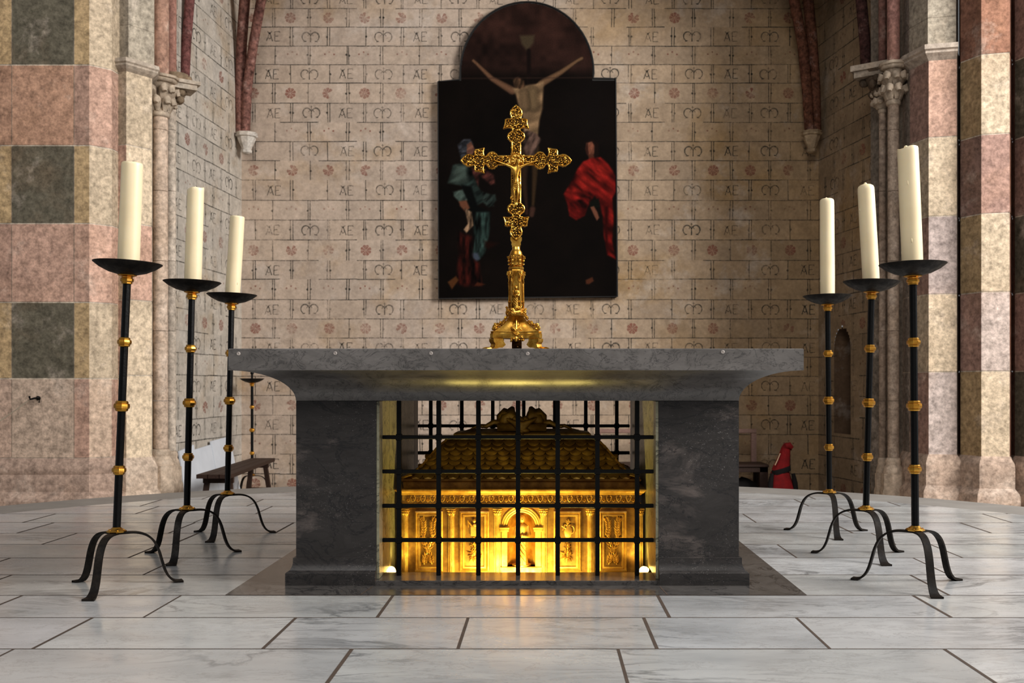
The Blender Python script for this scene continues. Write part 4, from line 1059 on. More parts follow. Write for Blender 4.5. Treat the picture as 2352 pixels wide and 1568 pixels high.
# small floodlights standing in the trough
def lampobj(x, y, sg, label):
    L = thing('floodlight', label, 'lamp', (x, y, -.07), 'floodlights inside the altar')
    T = Matrix.Translation((x, y, -.07))
    mb = MB(); mb.T = T; mb.lathe([(.022, 0), (.022, .006), (.006, .008), (.006, .045)], (0, 0, 0), 14); obj('lamp_foot', mb, M_iron, L, 40)
    T2 = T @ Matrix.Translation((0, 0, .062)) @ Matrix.Rotation(sg * .55, 4, 'Y') @ Matrix.Rotation(math.radians(22), 4, 'X')
    mb = MB(); mb.T = T2; mb.lathe([(.012, -.030), (.022, -.025), (.026, 0), (.028, .012), (.025, .012), (.022, .004)], (0, 0, 0), 18)
    h = obj('lamp_housing', mb, M_iron, L, 40)
    mb = MB(); mb.T = T2; mb.lathe([(.0245, .006), (.022, .020), (.014, .030), (.002, .034)], (0, 0, 0), 18); obj('lamp_lens', mb, M_lens, h, 60)
    return L
lampobj(PX(895, 4.50), 4.50, 1, 'small lit floodlight in left corner behind the grille')
lampobj(PX(1482, 4.50), 4.50, -1, 'small lit floodlight in right corner behind the grille')

# ------------------------------------------------------------------ ALTAR CROSS
YX = 4.30; U = YX / F; XC = PX(1185.5, YX)
cr = thing('altar_cross', 'gilt standing crucifix on tripod foot, on the altar top', 'crucifix', (XC, YX + .02, ZT))
cz = lambda y: PZ(y, YX)
ZC = cz(369)
arm = [(9.5, 12), (9.5, 42), (13, 45), (17.5, 50), (18.8, 55), (17, 61), (12, 65), (8, 68), (7.5, 72), (12, 75), (19, 76), (28, 74), (25, 83), (24, 93), (20, 94.5), (14, 94), (9.5, 96), (11, 101), (13, 107), (12, 113), (7, 120), (0, 126)]
def arm_pts(ext):
    a = [(w, d if d <= 20 else d + ext) for w, d in arm]
    return a + [(-w, d) for w, d in a[-2::-1]]
outline = []
for ang, ext in ((0, 0), (PI/2, 0), (PI, 0), (3*PI/2, 56)):      # right, up, left, down as anticlockwise
    ca, sa = math.cos(ang), math.sin(ang)
    for w, d in [(-w, d) for w, d in arm_pts(ext)]:
        outline.append((XC + U*(d*ca - w*sa), ZC + U*(d*sa + w*ca)))
mb = MB(); mb.prismXZ(outline, YX - .006, YX + .010)
cp = obj('cross', mb, M_goldd, cr)
mb = MB()
def inset(outl, k): 
    n = len(outl); o = []
    for i in range(n):
        a, b_ = Vector(outl[i - 1]), Vector(outl[(i + 1) % n]); t = (b_ - a).normalized(); o.append((outl[i][0] - t.y*k, outl[i][1] + t.x*k))
    return o
mb.tube([(x, YX - .007, z) for x, z in outline], .0046, 6, up=(0, 1, 0), closed=True)
for i, (x, z) in enumerate(outline):      # beaded outer edge
    x2, z2 = outline[(i + 1) % len(outline)]; L = math.hypot(x2-x, z2-z); n = max(1, int(L / .0085))
    for k in range(n): mb.ell((x + (x2-x)*k/n, YX - .001, z + (z2-z)*k/n), (.0047, .006, .0047), 6, 4)
obj('rim', mb, M_gold, cp, 60)
mb = MB(); rg = random.Random(9)
ins = inset(outline, .004)
def inside_poly(x, z, poly):
    r = False
    for i in range(len(poly)):
        a, b_ = poly[i - 1], poly[i]
        if (a[1] > z) != (b_[1] > z) and x < (b_[0]-a[0])*(z-a[1])/(b_[1]-a[1] + 1e-12) + a[0]: r = not r
    return r
placed = []
for _ in range(9000):
    ang, ext = rg.choice(((0, 0), (PI/2, 0), (PI, 0), (3*PI/2, 56), (3*PI/2, 56)))
    d = rg.uniform(14, 124 + ext); w = rg.uniform(-24, 24)
    x, z = XC + U*(d*math.cos(ang) - w*math.sin(ang)), ZC + U*(d*math.sin(ang) + w*math.cos(ang))
    if not inside_poly(x, z, outline): continue
    if min(math.hypot(x - a, z - b_) for a, b_ in outline) < .0055: continue
    if any((x-a)**2 + (z-b_)**2 < .0084**2 for a, b_ in placed): continue
    placed.append((x, z))
for x, z in placed:                            # scrollwork: curls and berries
    if rg.random() < .62:
        ph = rg.uniform(0, 6.28); sg = rg.choice((-1, 1)); r0 = rg.uniform(.0055, .0078)
        mb.tube([(x + r0*(1 - .11*k)*math.cos(ph + sg*k*.75), YX - .0085, z + r0*(1 - .11*k)*math.sin(ph + sg*k*.75)) for k in range(7)], [.0014, .0022, .0024, .0024, .0024, .0026, .003], 5, up=(0, 1, 0))
    else: mb.ell((x, YX - .008, z), (.0042, .0048, .0042), 7, 5)
obj('scrollwork', mb, M_gold, cp, 60)
mb = MB(); mb.tube([(XC + 16.5*U*math.cos(t), YX - .009, ZC + 16.5*U*math.sin(t)) for t in [2*PI*k/32 for k in range(32)]], .0032, 6, up=(0, 1, 0), closed=True)
mb.T = Matrix.Translation((XC, YX - .006, ZC)) @ Matrix.Rotation(PI/2, 4, 'X'); mb.lathe([(15.5*U, -.004), (15.5*U, .002), (2*U, .003)], (0, 0, 0), 28); mb.T = None
for k in range(8):
    a = 2*PI*k/8 + PI/8; mb.ell((XC + 9.5*U*math.cos(a), YX - .010, ZC + 9.5*U*math.sin(a)), (.0075, .004, .0075), 8, 5)
obj('medallion', mb, M_gold, cp, 60)
# corpus
def B(dx, dy, o=0): return (XC + dx*U, YX - .016 - o, ZC - dy*U)
V = [B(0, 52, .004), B(-.5, 38, .005), B(0, 24, .007), B(2, 14, .006), B(4.5, 7, .009), B(5.5, 3, .009),
     B(-8.5, 17, .003), B(-25, 10, .0), B(-43, 3, -.004), B(-50, 1, -.005), B(8.5, 17, .003), B(25, 10, 0), B(43, 3, -.004), B(50, 1, -.005),
     B(-4, 60, .006), B(-5, 78, .012), B(-1.5, 98, .004), B(-1, 106, .008), B(4, 60, .006), B(4.5, 78, .012), B(1.5, 98, .005), B(1.5, 106, .009)]
Ed = [(0, 1), (1, 2), (2, 3), (3, 4), (4, 5), (2, 6), (6, 7), (7, 8), (8, 9), (2, 10), (10, 11), (11, 12), (12, 13), (0, 14), (14, 15), (15, 16), (16, 17), (0, 18), (18, 19), (19, 20), (20, 21)]
Rd = [6.2, 5.6, 7.6, 2.8, 5.0, 4.2, 3.6, 2.6, 2.0, 2.2, 3.6, 2.6, 2.0, 2.2, 4.6, 3.4, 2.2, 2.3, 4.6, 3.4, 2.2, 2.3]
mb = MB(); mb.add_mesh(skin(V, Ed, [(r*U*1.22, r*U*1.05) for r in Rd], 2))
fg = obj('corpus', mb, M_gold, cp, 180)
mb = MB()
ringz = [(50, 7.4), (54, 8.2), (60, 8.6), (66, 8.4), (70, 7.6)]; rr = []
for dy, w in ringz: rr.append([(XC + U*w*(1 + .06*math.sin(6*a + dy*.3))*math.cos(a) + U*.2, YX - .020 + U*w*.75*math.sin(a), ZC - U*(dy + 3*math.cos(a + .6))) for a in [2*PI*k/20 for k in range(20)]])
mb.loft(rr)
for k in range(4): mb.tube([B(-8, 50 + 4*k, .012), B(-2, 55 + 5*k, .019), B(8, 51 + 4*k, .013)], [.0016, .003, .0018], 5)
mb.tube([B(8.5, 52, .006), B(10, 60, .006), B(9, 72, .004)], [.003, .005, .002], 6); obj('loincloth', mb, M_gold, fg, 60)
mb = MB(); c = B(4.6, 4.5, .008); mb.ell((c[0] + .001, c[1] + .003, c[2] + .003), (.0098, .0098, .0105), 10, 7); mb.ell((c[0], c[1] - .006, c[2] - .008), (.005, .004, .006), 8, 5); obj('hair', mb, M_gold, fg, 60)
def lump(mb, c, r, rg):
    r = r if not hasattr(r, '__len__') else r[0]
    mb.ell(c, r*.72, 7, 5)
    for _ in range(6):
        d = Vector((rg.uniform(-1, 1), rg.uniform(-1, .6), rg.uniform(-1, 1))).normalized(); q = Vector(c) + d*r*.62
        mb.ell(q, (r*.44, r*.40, r*.52), 6, 4, Euler((rg.uniform(0, 3), rg.uniform(0, 3), 0)).to_matrix())
# stem
def bz(yz): return cz(480 + yz / 4.61)
mb = MB()
w = lambda v: v / 4.61 * U
mb.prismXZ([(XC - w(45), bz(405)), (XC + w(45), bz(405)), (XC + w(42), bz(385)), (XC + w(50), bz(380)), (XC + w(48), bz(350)), (XC + w(60), bz(330)), (XC + w(60), bz(300)), (XC + w(30), bz(285)), (XC - w(30), bz(285)), (XC - w(60), bz(300)), (XC - w(60), bz(330)), (XC - w(48), bz(350)), (XC - w(50), bz(380)), (XC - w(42), bz(385))], YX - .004, YX + .008)
obj('tang', mb, M_gold, cr, 30)
mb = MB()
def hexl(pr, seg=6, ph=0.0): mb.lathe([(w(r), bz(yz)) for r, yz in pr], (XC, YX + .004, 0), seg, ph)
mb.lathe([(w(r), bz(yz)) for r, yz in ((66, 484), (64, 470), (60, 455), (52, 440), (44, 430), (40, 400))], (XC, YX + .004, 0), 20)
hexl(((74, 492), (74, 484), (62, 480)), 20)
hexl(((74, 606), (66, 600), (66, 495), (70, 490)), 6); hexl(((80, 640), (82, 628), (82, 618), (76, 612), (70, 606)), 6)
hexl(((72, 1060), (72, 690), (78, 670), (80, 650), (72, 640)), 6)
hexl(((92, 1130), (98, 1110), (92, 1085), (84, 1070), (80, 1050), (70, 1045)), 6)
rg = random.Random(12)
for k in range(6):                             # slender buttresses, pinnacles and leafy bosses
    a = 2*PI*k/6; dx, dy = math.cos(a), math.sin(a); r = w(76); xx, yy = XC + dx*r, YX + .004 + dy*r
    mb.tube([(xx, yy, bz(1050)), (xx, yy, bz(790)), (xx - dx*w(4), yy - dy*w(4), bz(690))], [w(11), w(10), w(6)], 6)
    mb.ell((xx, yy, bz(780)), (w(14), w(14), w(9)), 7, 5); mb.ell((xx, yy, bz(985)), (w(14), w(14), w(16)), 7, 5)
    for q in range(5): mb.ell((xx + dx*w(8) + rg.uniform(-1, 1)*w(10), yy + dy*w(8), bz(668 + rg.uniform(0, 45))), (w(13), w(13), w(16)), 7, 5)
    mb.ell((xx + dx*w(6), yy + dy*w(6), bz(720)), (w(10), w(10), w(22)), 7, 5)
    r2 = w(80); lump(mb, (XC + dx*r2, YX + .004 + dy*r2, bz(512)), w(22), rg); mb.ell((XC + dx*r2*.95, YX + .004 + dy*r2*.95, bz(548)), (w(16), w(16), w(18)), 8, 5); mb.ell((XC + dx*r2*.95, YX + .004 + dy*r2*.95, bz(585)), (w(14), w(14), w(12)), 8, 5)
    for q in range(6):
        a2 = a + rg.uniform(-.5, .5); r3 = w(rg.uniform(84, 104)); lump(mb, (XC + r3*math.cos(a2), YX + .004 + r3*math.sin(a2), bz(rg.uniform(1020, 1130))), w(18), rg)
for k in range(3):                             # gablets over the niches
    a = -PI/2 + (k - 1) * PI/3; dx, dy = math.cos(a), math.sin(a); tx, ty = -dy, dx; r = w(70)
    for s in (-1, 1): mb.tube([(XC + dx*r + s*tx*w(30), YX + .004 + dy*r + s*ty*w(30), bz(770)), (XC + dx*r + s*tx*w(22), YX + .004 + dy*r + s*ty*w(22), bz(725)), (XC + dx*r*1.03, YX + .004 + dy*r*1.03, bz(660))], [w(6), w(6), w(5)], 6)
stem = obj('stem', mb, M_gold, cr, 40)
mb = MB(); robed(mb, (XC, YX + .004 - w(66), bz(1055)), bz(820) - bz(1055), random.Random(2), wide=.75); obj('niche_statuette', mb, M_gold, stem, 60)
mb = MB(); robed(mb, (XC, YX + .004 - w(62), bz(600)), bz(505) - bz(600), random.Random(3), arms=False, wide=1.1); obj('niche_statuette', mb, M_gold, stem, 60)
# tripod foot: concave-sided pyramid, plate, three claw feet
def tri(rad, ext, z, n=7):
    pts = []
    vs = [(-PI*5/6), (-PI/6), (PI/2)]
    for i in range(3):
        a0, a1 = vs[i], vs[(i + 1) % 3]
        p0 = Vector((math.cos(a0), math.sin(a0))) * ext; p1 = Vector((math.cos(a1), math.sin(a1))) * ext
        if ext - rad > 0:
            d = (p1 - p0).normalized(); c = .10 * ext
            nrm0 = Vector((math.cos(a0), math.sin(a0))); t0 = Vector((-nrm0.y, nrm0.x))
            pts.append(p0 + t0 * c)
        for k in range(1, n):
            t = k / n; p = p0.lerp(p1, t); m = math.sin(PI * t); pts.append(p * (1 - m * max(0, (1 - rad / (ext * .5))) * .62))
        nrm1 = Vector((math.cos(a1), math.sin(a1))); t1 = Vector((-nrm1.y, nrm1.x))
        if ext - rad > 0: pts.append(p1 - t1 * .10 * ext)
    return [(XC + p.x, YX + .035 + p.y*.8, z) for p in pts]
FW = w(300)
mb = MB(); mb.loft([tri(FW*f*.42, FW*f, bz(yz)) for f, yz in ((.30, 1128), (.33, 1150), (.42, 1185), (.54, 1220), (.70, 1255), (.86, 1282), (.92, 1292))])
for s, ang in ((0, -PI*5/6), (1, -PI/6), (2, PI/2)):       # crockets along the corners
    dx, dy = math.cos(ang), math.sin(ang)
    for f, yz, sz in ((.36, 1120, 20), (.43, 1150, 22), (.50, 1190, 20), (.60, 1205, 24), (.72, 1225, 22), (.84, 1235, 30), (.88, 1255, 32), (.80, 1262, 26)):
        lump(mb, (XC + dx*FW*f, YX + .035 + dy*FW*f*.8, bz(yz)), w(sz)*1.1, rg)
        mb.ell((XC + dx*FW*f*1.04, YX + .03 + dy*FW*f*.8, bz(yz + 12)), (w(sz*.6), w(sz*.6), w(sz*.6)), 7, 5)
foot = obj('tripod_foot', mb, M_gold, cr, 35)
mb = MB(); mb.loft([tri(FW*f*.42, FW*f, bz(yz)) for f, yz in ((.97, 1370), (1.0, 1366), (1.0, 1318), (.96, 1312), (.99, 1302), (.97, 1292))]); obj('foot_plate', mb, M_gold, foot, 30)
yF = YX + .035 - FW*.5*.8*(1 - .1)
mb = MB(); rg = random.Random(8)
for k in range(16): lump(mb, (XC + rg.uniform(-1, 1)*w(48), YX - .004 - rg.uniform(0, .010), bz(rg.uniform(1255, 1330))), w(rg.uniform(13, 22)), rg)
for k in range(14): lump(mb, (XC + rg.uniform(-1, 1)*w(75), YX - .006 - rg.uniform(0, .008), bz(rg.uniform(1345, 1400))), w(rg.uniform(11, 19)), rg)
mb.ell((XC, YX - .014, bz(1375)), (w(16), w(16), w(34)), 8, 6)
for k in range(-2, 3):
    mb.tube([(XC + k*w(a)*q, YX + .035 - FW*f*.36 - .002 + .002*abs(k), bz(yz)) for q, a, f, yz in ((.3, 14, .80, 1272), (.9, 16, .66, 1245), (1.2, 15, .54, 1220), (1.0, 14, .43, 1185), (.4, 14, .34, 1152))], [w(7), w(9), w(9), w(8), w(4)], 6)
obj('foliage', mb, M_gold, foot, 50)
for i, ang in enumerate((-PI*5/6, -PI/6, PI/2)):
    dx, dy = math.cos(ang), math.sin(ang); X0, Y0 = XC + dx*FW*.80, YX + .035 + dy*FW*.80*.8
    D = lambda f, z, o=0: (XC + dx*FW*f, YX + .035 + dy*FW*f*.8, z)
    zt_ = ZT
    mb = MB()
    tx, ty = -dy, dx
    prof = [(.62, bz(1372)), (1.0, bz(1372)), (1.0, bz(1400)), (.93, bz(1430)), (.96, bz(1462)), (1.04, bz(1478)), (1.02, bz(1492)), (.80, bz(1470)), (.62, bz(1462)), (.52, bz(1436)), (.60, bz(1400))]
    wd = [w(62)] * len(prof)
    A1 = [mb.av((XC + dx*FW*f + tx*w(52), YX + .035 + dy*FW*f*.8 + ty*w(40), z)) for f, z in prof]
    B1 = [mb.av((XC + dx*FW*f - tx*w(52), YX + .035 + dy*FW*f*.8 - ty*w(40), z)) for f, z in prof]
    mb.af(A1); mb.af(B1[::-1])
    for k in range(len(prof)): k2 = (k + 1) % len(prof); mb.af((A1[k2], A1[k], B1[k], B1[k2]))
    mb.tube([D(.98, ZT + .012), D(1.10, ZT + .010), D(1.22, ZT + .009), D(1.34, ZT + .008)], [w(20), w(20), w(22), w(12)], 8)
    for q in (-1, 1): mb.tube([D(.95, ZT + .012), (XC + dx*FW*1.15 + tx*q*w(22), YX + .035 + dy*FW*1.15*.8 + ty*q*w(22), ZT + .009), (XC + dx*FW*1.28 + tx*q*w(32), YX + .035 + dy*FW*1.28*.8 + ty*q*w(32), ZT + .007)], [w(14), w(15), w(8)], 7)
    mb.ell(D(.62, bz(1385)), (w(34), w(34), w(20)), 9, 6); mb.ell(D(.60, bz(1450)), (w(26), w(26), w(16)), 9, 6)
    obj('claw_foot', mb, M_gold if i < 2 else M_goldd, foot, 35)  # rear foot takes the dark gilt: its shadow put into the colour

# ------------------------------------------------------------------ CANDLESTICKS + CANDLES
cs = thing('candlestick', 'x', 'candlestick', (0, 0, 0), 'black iron floor candlesticks')
for k in range(3):
    a = -PI/2 + k * 2*PI/3; dx, dy = math.cos(a), math.sin(a)
    prof = [(.0, .226, .016, .004), (.03, .2265, .015, .0042), (.075, .225, .0145, .0042), (.115, .212, .0145, .0042), (.145, .185, .0148, .0042), (.165, .145, .015, .0042), (.178, .10, .015, .0044), (.19, .060, .0155, .0044), (.205, .030, .016, .0044), (.225, .011, .018, .0044), (.245, .0048, .021, .0044), (.262, .0046, .024, .0042)]
    dense = []
    for i in range(len(prof) - 1):
        p0, p1, p2, p3 = prof[max(i-1, 0)], prof[i], prof[i+1], prof[min(i+2, len(prof)-1)]
        for t in (0, .25, .5, .75): dense.append(tuple(.5*((2*b_) + (-a_+c_)*t + (2*a_-5*b_+4*c_-d_)*t*t + (-a_+3*b_-3*c_+d_)*t**3) for a_, b_, c_, d_ in zip(p0, p1, p2, p3)))
    prof = dense + [prof[-1]]
    mb = MB(); rr = []
    for i, (r, z, hw, th) in enumerate(prof):
        p, q = prof[max(i - 1, 0)], prof[min(i + 1, len(prof) - 1)]; tr, tz = q[0]-p[0], q[1]-p[1]; L = math.hypot(tr, tz); nr, nz = -tz/L, tr/L
        rr.append([(dx*(r + s1*nr*th) - dy*s2*hw, dy*(r + s1*nr*th) + dx*s2*hw, z + s1*nz*th) for s1, s2 in ((-1, -1), (-1, 1), (1, 1), (1, -1))])
    mb.loft(rr); obj('leg', mb, M_rust, cs, 40)
mb = MB(); mb.lathe([(.030, .230), (.038, .2315), (.040, .235), (.036, .239), (.026, .243), (.018, .250), (.016, .252)], (0, 0, 0), 8, PI/8)
for k in range(6): a = 2*PI*k/6; mb.ell((.031*math.cos(a), .031*math.sin(a), .2405), (.004, .004, .003), 6, 4)
obj('base_collar', mb, M_brass, cs, 25)
mb = MB(); mb.lathe([(.0155, .236), (.0155, 1.272)], (0, 0, 0), 8, PI/8)
pole = obj('pole', mb, M_iron, cs, None, org=(0, 0, .236))
for z, r in ((.489, .027), (.755, .0305), (1.021, .027)):
    mb = MB(); s = r / .027
    mb.lathe([(.016, -.019*s), (.019*s, -.019*s), (.0225*s, -.015*s), (.0225*s, -.010*s), (.027*s, -.008*s), (.0285*s, 0), (.027*s, .008*s), (.0225*s, .010*s), (.0225*s, .015*s), (.019*s, .019*s), (.016, .019*s)], (0, 0, z), 8, PI/8)
    obj('knob', mb, M_brass, pole, 15)
mb = MB(); mb.lathe([(.016, 1.262), (.021, 1.263), (.021, 1.270), (.026, 1.274), (.026, 1.284), (.021, 1.288), (.023, 1.292), (.037, 1.297), (.037, 1.3005), (.016, 1.302)], (0, 0, 0), 8, PI/8); obj('socket_collar', mb, M_brass, pole, 15)
mb = MB(); mb.lathe([(.0, 1.3005), (.035, 1.3005), (.075, 1.311), (.110, 1.328), (.136, 1.3475), (.137, 1.350), (.134, 1.3515), (.105, 1.334), (.072, 1.317), (.046, 1.310), (.0, 1.310)], (0, 0, 0), 40); obj('drip_pan', mb, M_rust2 if False else M_rust, pole, 40)
def candle_mesh(rad, H, kind, rg):
    mb = MB(); n = 28; rings = []
    zs = [0, .004] + [H * k / 10 for k in range(1, 10)]
    edge = {'flat': [(1, H - .012), (.985, H - .005), (.93, H - .001), (.8, H), (.3, H - .003)], 'melt': [(1, H - .018), (1.0, H - .008), (.95, H - .001), (.82, H - .004), (.45, H - .012)],
            'dome': [(1, H - .022), (.985, H - .013), (.92, H - .006), (.75, H - .001), (.4, H)], 'point': [(1, H - .03), (.98, H - .020), (.88, H - .011), (.65, H - .005), (.3, H - .001)]}[kind]
    for r, z in [(1, z) for z in zs] + edge:
        ring = []
        for k in range(n):
            a = 2*PI*k/n; wv = 1 + .012*math.sin(2*a + z*9) + .006*math.sin(5*a - z*20)
            dz = (.006*math.sin(a + 1) + .003*math.sin(3*a)) if (kind == 'melt' and z > H - .02) else 0
            ring.append((rad*r*wv*math.cos(a), rad*r*wv*math.sin(a), z + dz))
        rings.append(ring)
    mb.loft(rings)
    if kind in ('melt', 'point', 'dome'): mb.ell((rg.uniform(-.008, .008), 0, H - .003), (rad*.22, rad*.22, .011), 8, 6)
    for k in range(3):
        a = rg.uniform(0, 6.28); z = rg.uniform(.15, .85)*H; mb.ell((rad*.985*math.cos(a), rad*.985*math.sin(a), z), (.0025, .0025, rg.uniform(.006, .016)), 6, 5)
    return mb
#        X      Y      pole lean  label bits                                       candle: dx tilt H rad kind
CS = [(-1.777, 4.137, .045, 'black iron candlestick on the left, nearest to camera', 'thick ivory candle on nearest left candlestick, flat rounded top', .003, .018, .455, .0432, 'flat'),
      (-1.756, 4.894, .0245, 'black iron candlestick on the left, middle of the row', 'ivory candle on middle left candlestick, ragged melted top', .003, .016, .500, .0405, 'melt'),
      (-1.775, 5.580, .024, 'black iron candlestick on the left, partly behind altar corner', 'ivory candle on farthest left candlestick, short with square top', .002, .030, .478, .0405, 'flat'),
      (1.558, 4.181, -.010, 'black iron candlestick on the right, nearest to camera', 'tall ivory candle on nearest right candlestick, leaning slightly left', .0, -.022, .530, .0430, 'melt'),
      (1.580, 4.890, .028, 'black iron candlestick on the right, middle of the row', 'ivory candle on middle right candlestick, bluntly pointed top', .0, -.030, .520, .0405, 'point'),
      (1.620, 5.657, -.010, 'black iron candlestick on the right, farthest from camera', 'ivory candle on farthest right candlestick, smooth domed top', .0, -.004, .590, .0405, 'dome')]
for i, (x, y, lean, lab, clab, cdx, tilt, H, rad, kind) in enumerate(CS):
    o = cs if i == 0 else copy_tree(cs)
    o.location = (x, y, 0); o['label'] = lab
    o.rotation_euler = (0, 0, math.radians((0, 4, -3, -2, 3, -5)[i]))
    pole_ = [c for c in o.children if c.name.startswith('pole')][0]
    th = math.atan2(lean, 1.07)
    pole_.rotation_euler = (0, th, 0)
    d = 1.074
    base = Vector((x + d*math.sin(th) + cdx, y, .236 + d*math.cos(th) + .0005))
    rg = random.Random(40 + i); mb = candle_mesh(rad, H, kind, rg)
    mb.v = [tuple(Vector(v)) for v in mb.v]
    c = thing('candle', clab, 'candle', tuple(base), 'ivory candles on the candlesticks')
    c.rotation_euler = (0, math.atan2(tilt, H), 0)
    b_ = obj('wax', mb, M_wax, None, 60); b_.parent = c; b_.location = (0, 0, 0)
    mb = MB(); mb.tube([(0, 0, H - .006), (.001, 0, H + .004), (.003, 0, H + .009)], .0012, 6); w_ = obj('wick', mb, M_wick, None); w_.parent = c; w_.location = (0, 0, 0)
far = copy_tree(cs); far.location = (PX(579, 11.5), 11.5, -.43); far['label'] = 'distant iron candlestick without candle standing behind the left bench'
for ch in far.children:
    if ch.name.startswith('pole'):
        ch.rotation_euler = (0, 0, 0); far_pole = ch
mb = MB(); mb.lathe([(.012, 1.31), (.012, 1.40), (.02, 1.405), (.02, 1.43), (.012, 1.435), (.010, 1.60), (.0, 1.62)], (0, 0, 0), 10)
ORG[far_pole] = Vector((0, 0, .236))
sp = obj('pricket', mb, M_iron, far_pole, 40, org=(0, 0, .236))
sp.location = (0, 0, 0)

# ------------------------------------------------------------------ BENCHES, BOARDS, CLOTH at the back
FL = -.43
bn = thing('bench', 'rustic dark wood bench along left chapel wall beside white boards', 'bench', (-3.12, 10.25, FL))
mb = MB(); x0n, x1n = PX(450, 9.2), PX(530, 9.2); x0f, x1f = PX(577, 11.3), PX(632, 11.3)
for k in range(3):
    a, b_ = k/3 + .01, (k + 1)/3 - .01
    pts = [(x0n + (x1n-x0n)*a, 9.2), (x0n + (x1n-x0n)*b_, 9.2), (x0f + (x1f-x0f)*b_, 11.3), (x0f + (x1f-x0f)*a, 11.3)]
    mb.loft([[(p[0], p[1], z) for p in pts] for z in (-.02, .017)])
obj('seat', mb, M_wood, bn)
for Yq, xa_, xb_ in ((9.35, x0n, x1n), (11.1, x0f, x1f)):
    mb = MB(); mb.bbox(xa_ + .02, xb_ - .02, Yq - .02, Yq + .02, -.075, -.02, .004); obj('end_rail', mb, M_wood, bn)
    for s, xx in ((-1, xa_ + .06), (1, xb_ - .06)):
        mb = MB(); dy = -.04 if Yq < 10 else .04
        mb.loft([[(xx + s*.05*t + ex*.022, Yq + dy*t + ey*.022, z) for ex, ey in ((-1, -1), (1, -1), (1, 1), (-1, 1))] for t, z in ((0, -.022), (1, FL + .001))]); obj('leg', mb, M_wood, bn)
mb = MB(); mb.bbox(x0f, x1f + .04, 11.12, 11.15, FL + .10, FL + .13, .004); obj('stretcher', mb, M_wood, bn)

wl = lambda Y: XL - LDIR*(YB - Y)
def board(Y0, Y1, h0, h1, label, d=0.0):
    mb = MB(); t = .018; xb = lambda Y: -3.66 + (Y - 10.12) * .12 + d; xt = lambda Y: wl(Y) + .05 + d
    A = [(xb(Y0), Y0, FL + .002), (xb(Y1), Y1, FL + .002), (xt(Y1), Y1, h1), (xt(Y0), Y0, h0)]
    mb.loft([A, [(p[0] - t, p[1], p[2]) for p in A]]); tag(obj('board', mb, M_board), label, 'board', 'white boards leaning on the left wall')
board(10.17, 10.52, PZ(1036, 10.17), PZ(1021, 10.52), 'white board leaning on left wall, nearest the pier')
board(10.525, 10.965, PZ(1033, 10.52), PZ(1021, 10.96), 'lowest white board on left wall, between two taller ones')
board(10.97, 11.50, PZ(1013, 10.97), PZ(1002, 11.50), 'white board leaning on left wall, nearest the back corner')

b2 = thing('backed_bench', 'wooden bench with open rail back against rear wall, right of altar', 'bench', (1.5, 11.4, FL))
YQ = 11.35; bx0, bx1 = PX(1370, YQ), PX(1744, YQ)
zs_ = PZ(1063, YQ); zt_ = PZ(986, YQ)
mb = MB(); mb.bbox(bx0 - .04, bx1 + .06, YQ - .22, YQ + .2, zs_ - .03, zs_, .005); obj('seat', mb, M_wood, b2)
mb = MB(); mb.bbox(bx0 - .04, bx1 + .05, YQ - .2, YQ - .17, zs_ - .09, zs_ - .03, .004); obj('apron', mb, M_wood, b2)
mb = MB(); mb.bbox(bx0, bx1, YQ + .15, YQ + .19, zt_ - .05, zt_, .006); obj('top_rail', mb, M_woodp, b2)
for x in (bx0 + .03, (bx0 + bx1)/2, bx1 - .03):
    mb = MB(); mb.bbox(x - .03, x + .03, YQ + .145, YQ + .19, zs_, zt_ - .05, .004); obj('back_post', mb, M_woodp, b2)
for x in (bx0, bx1 + .01):
    for y in (YQ - .17, YQ + .15):
        mb = MB(); mb.bbox(x - .045, x + .045, y - .03, y + .03, FL + .001, zs_ - .03, .004); obj('leg', mb, M_wood, b2)

# dark bag under the bench
mb = MB(); c = P(1712, 1112, 11.35); rr = []
for t, r in ((0, .95), (.1, 1.0), (.4, .95), (.7, .75), (.9, .45), (1, .15)):
    rr.append([(c.x - .08 + .26*r*math.cos(a)*(1 + .06*math.sin(3*a)), 11.35 + .13*r*math.sin(a), FL + .002 + .21*t + .02*math.sin(2*a + 1)*t) for a in [2*PI*k/20 for k in range(20)]])
mb.loft(rr); tag(obj('dark_bag', mb, M_blackc, None, 60), 'black soft bag lying under the backed bench', 'bag')

# red hooded cover
rc = thing('red_cover', 'red hooded cloth cover with black band by the rear wall', 'cloth', tuple(P(1797, 1118, 11.0) * 1), None)
Yv = 11.0; kz = Yv / F; sec = [(FL, 1795, 36), (PZ(1118, Yv), 1795, 31), (PZ(1098, Yv), 1793, 25), (PZ(1084, Yv), 1793, 21), (PZ(1078, Yv), 1794, 20.5), (PZ(1062, Yv), 1798, 16.5), (PZ(1045, Yv), 1802, 13), (PZ(1030, Yv), 1805, 10.5), (PZ(1022, Yv), 1806.5, 7.5), (PZ(1018, Yv), 1808, 3)]
def cover(lo, hi):
    mb = MB(); rr = []
    for z, xc, wpx in sec[lo:hi]:
        rr.append([(PX(xc, Yv) + wpx*kz*math.cos(a)*(1 + .05*math.sin(5*a + z*4)), Yv + wpx*kz*.7*math.sin(a)*(1 + .06*math.sin(7*a)), z + .01*math.sin(3*a)) for a in [2*PI*k/28 for k in range(28)]])
    mb.loft(rr); return mb
obj('skirt', cover(0, 4), M_redc, rc, 60)
mb = cover(4, 10)
mb.tube([P(1806, 1024, Yv - .02), P(1813, 1022, Yv - .03), P(1818, 1028, Yv - .03), P(1817, 1034, Yv - .03)], [.035, .035, .026, .012], 10); obj('hood', mb, M_redc, rc, 60)
mb = MB(); rr = []
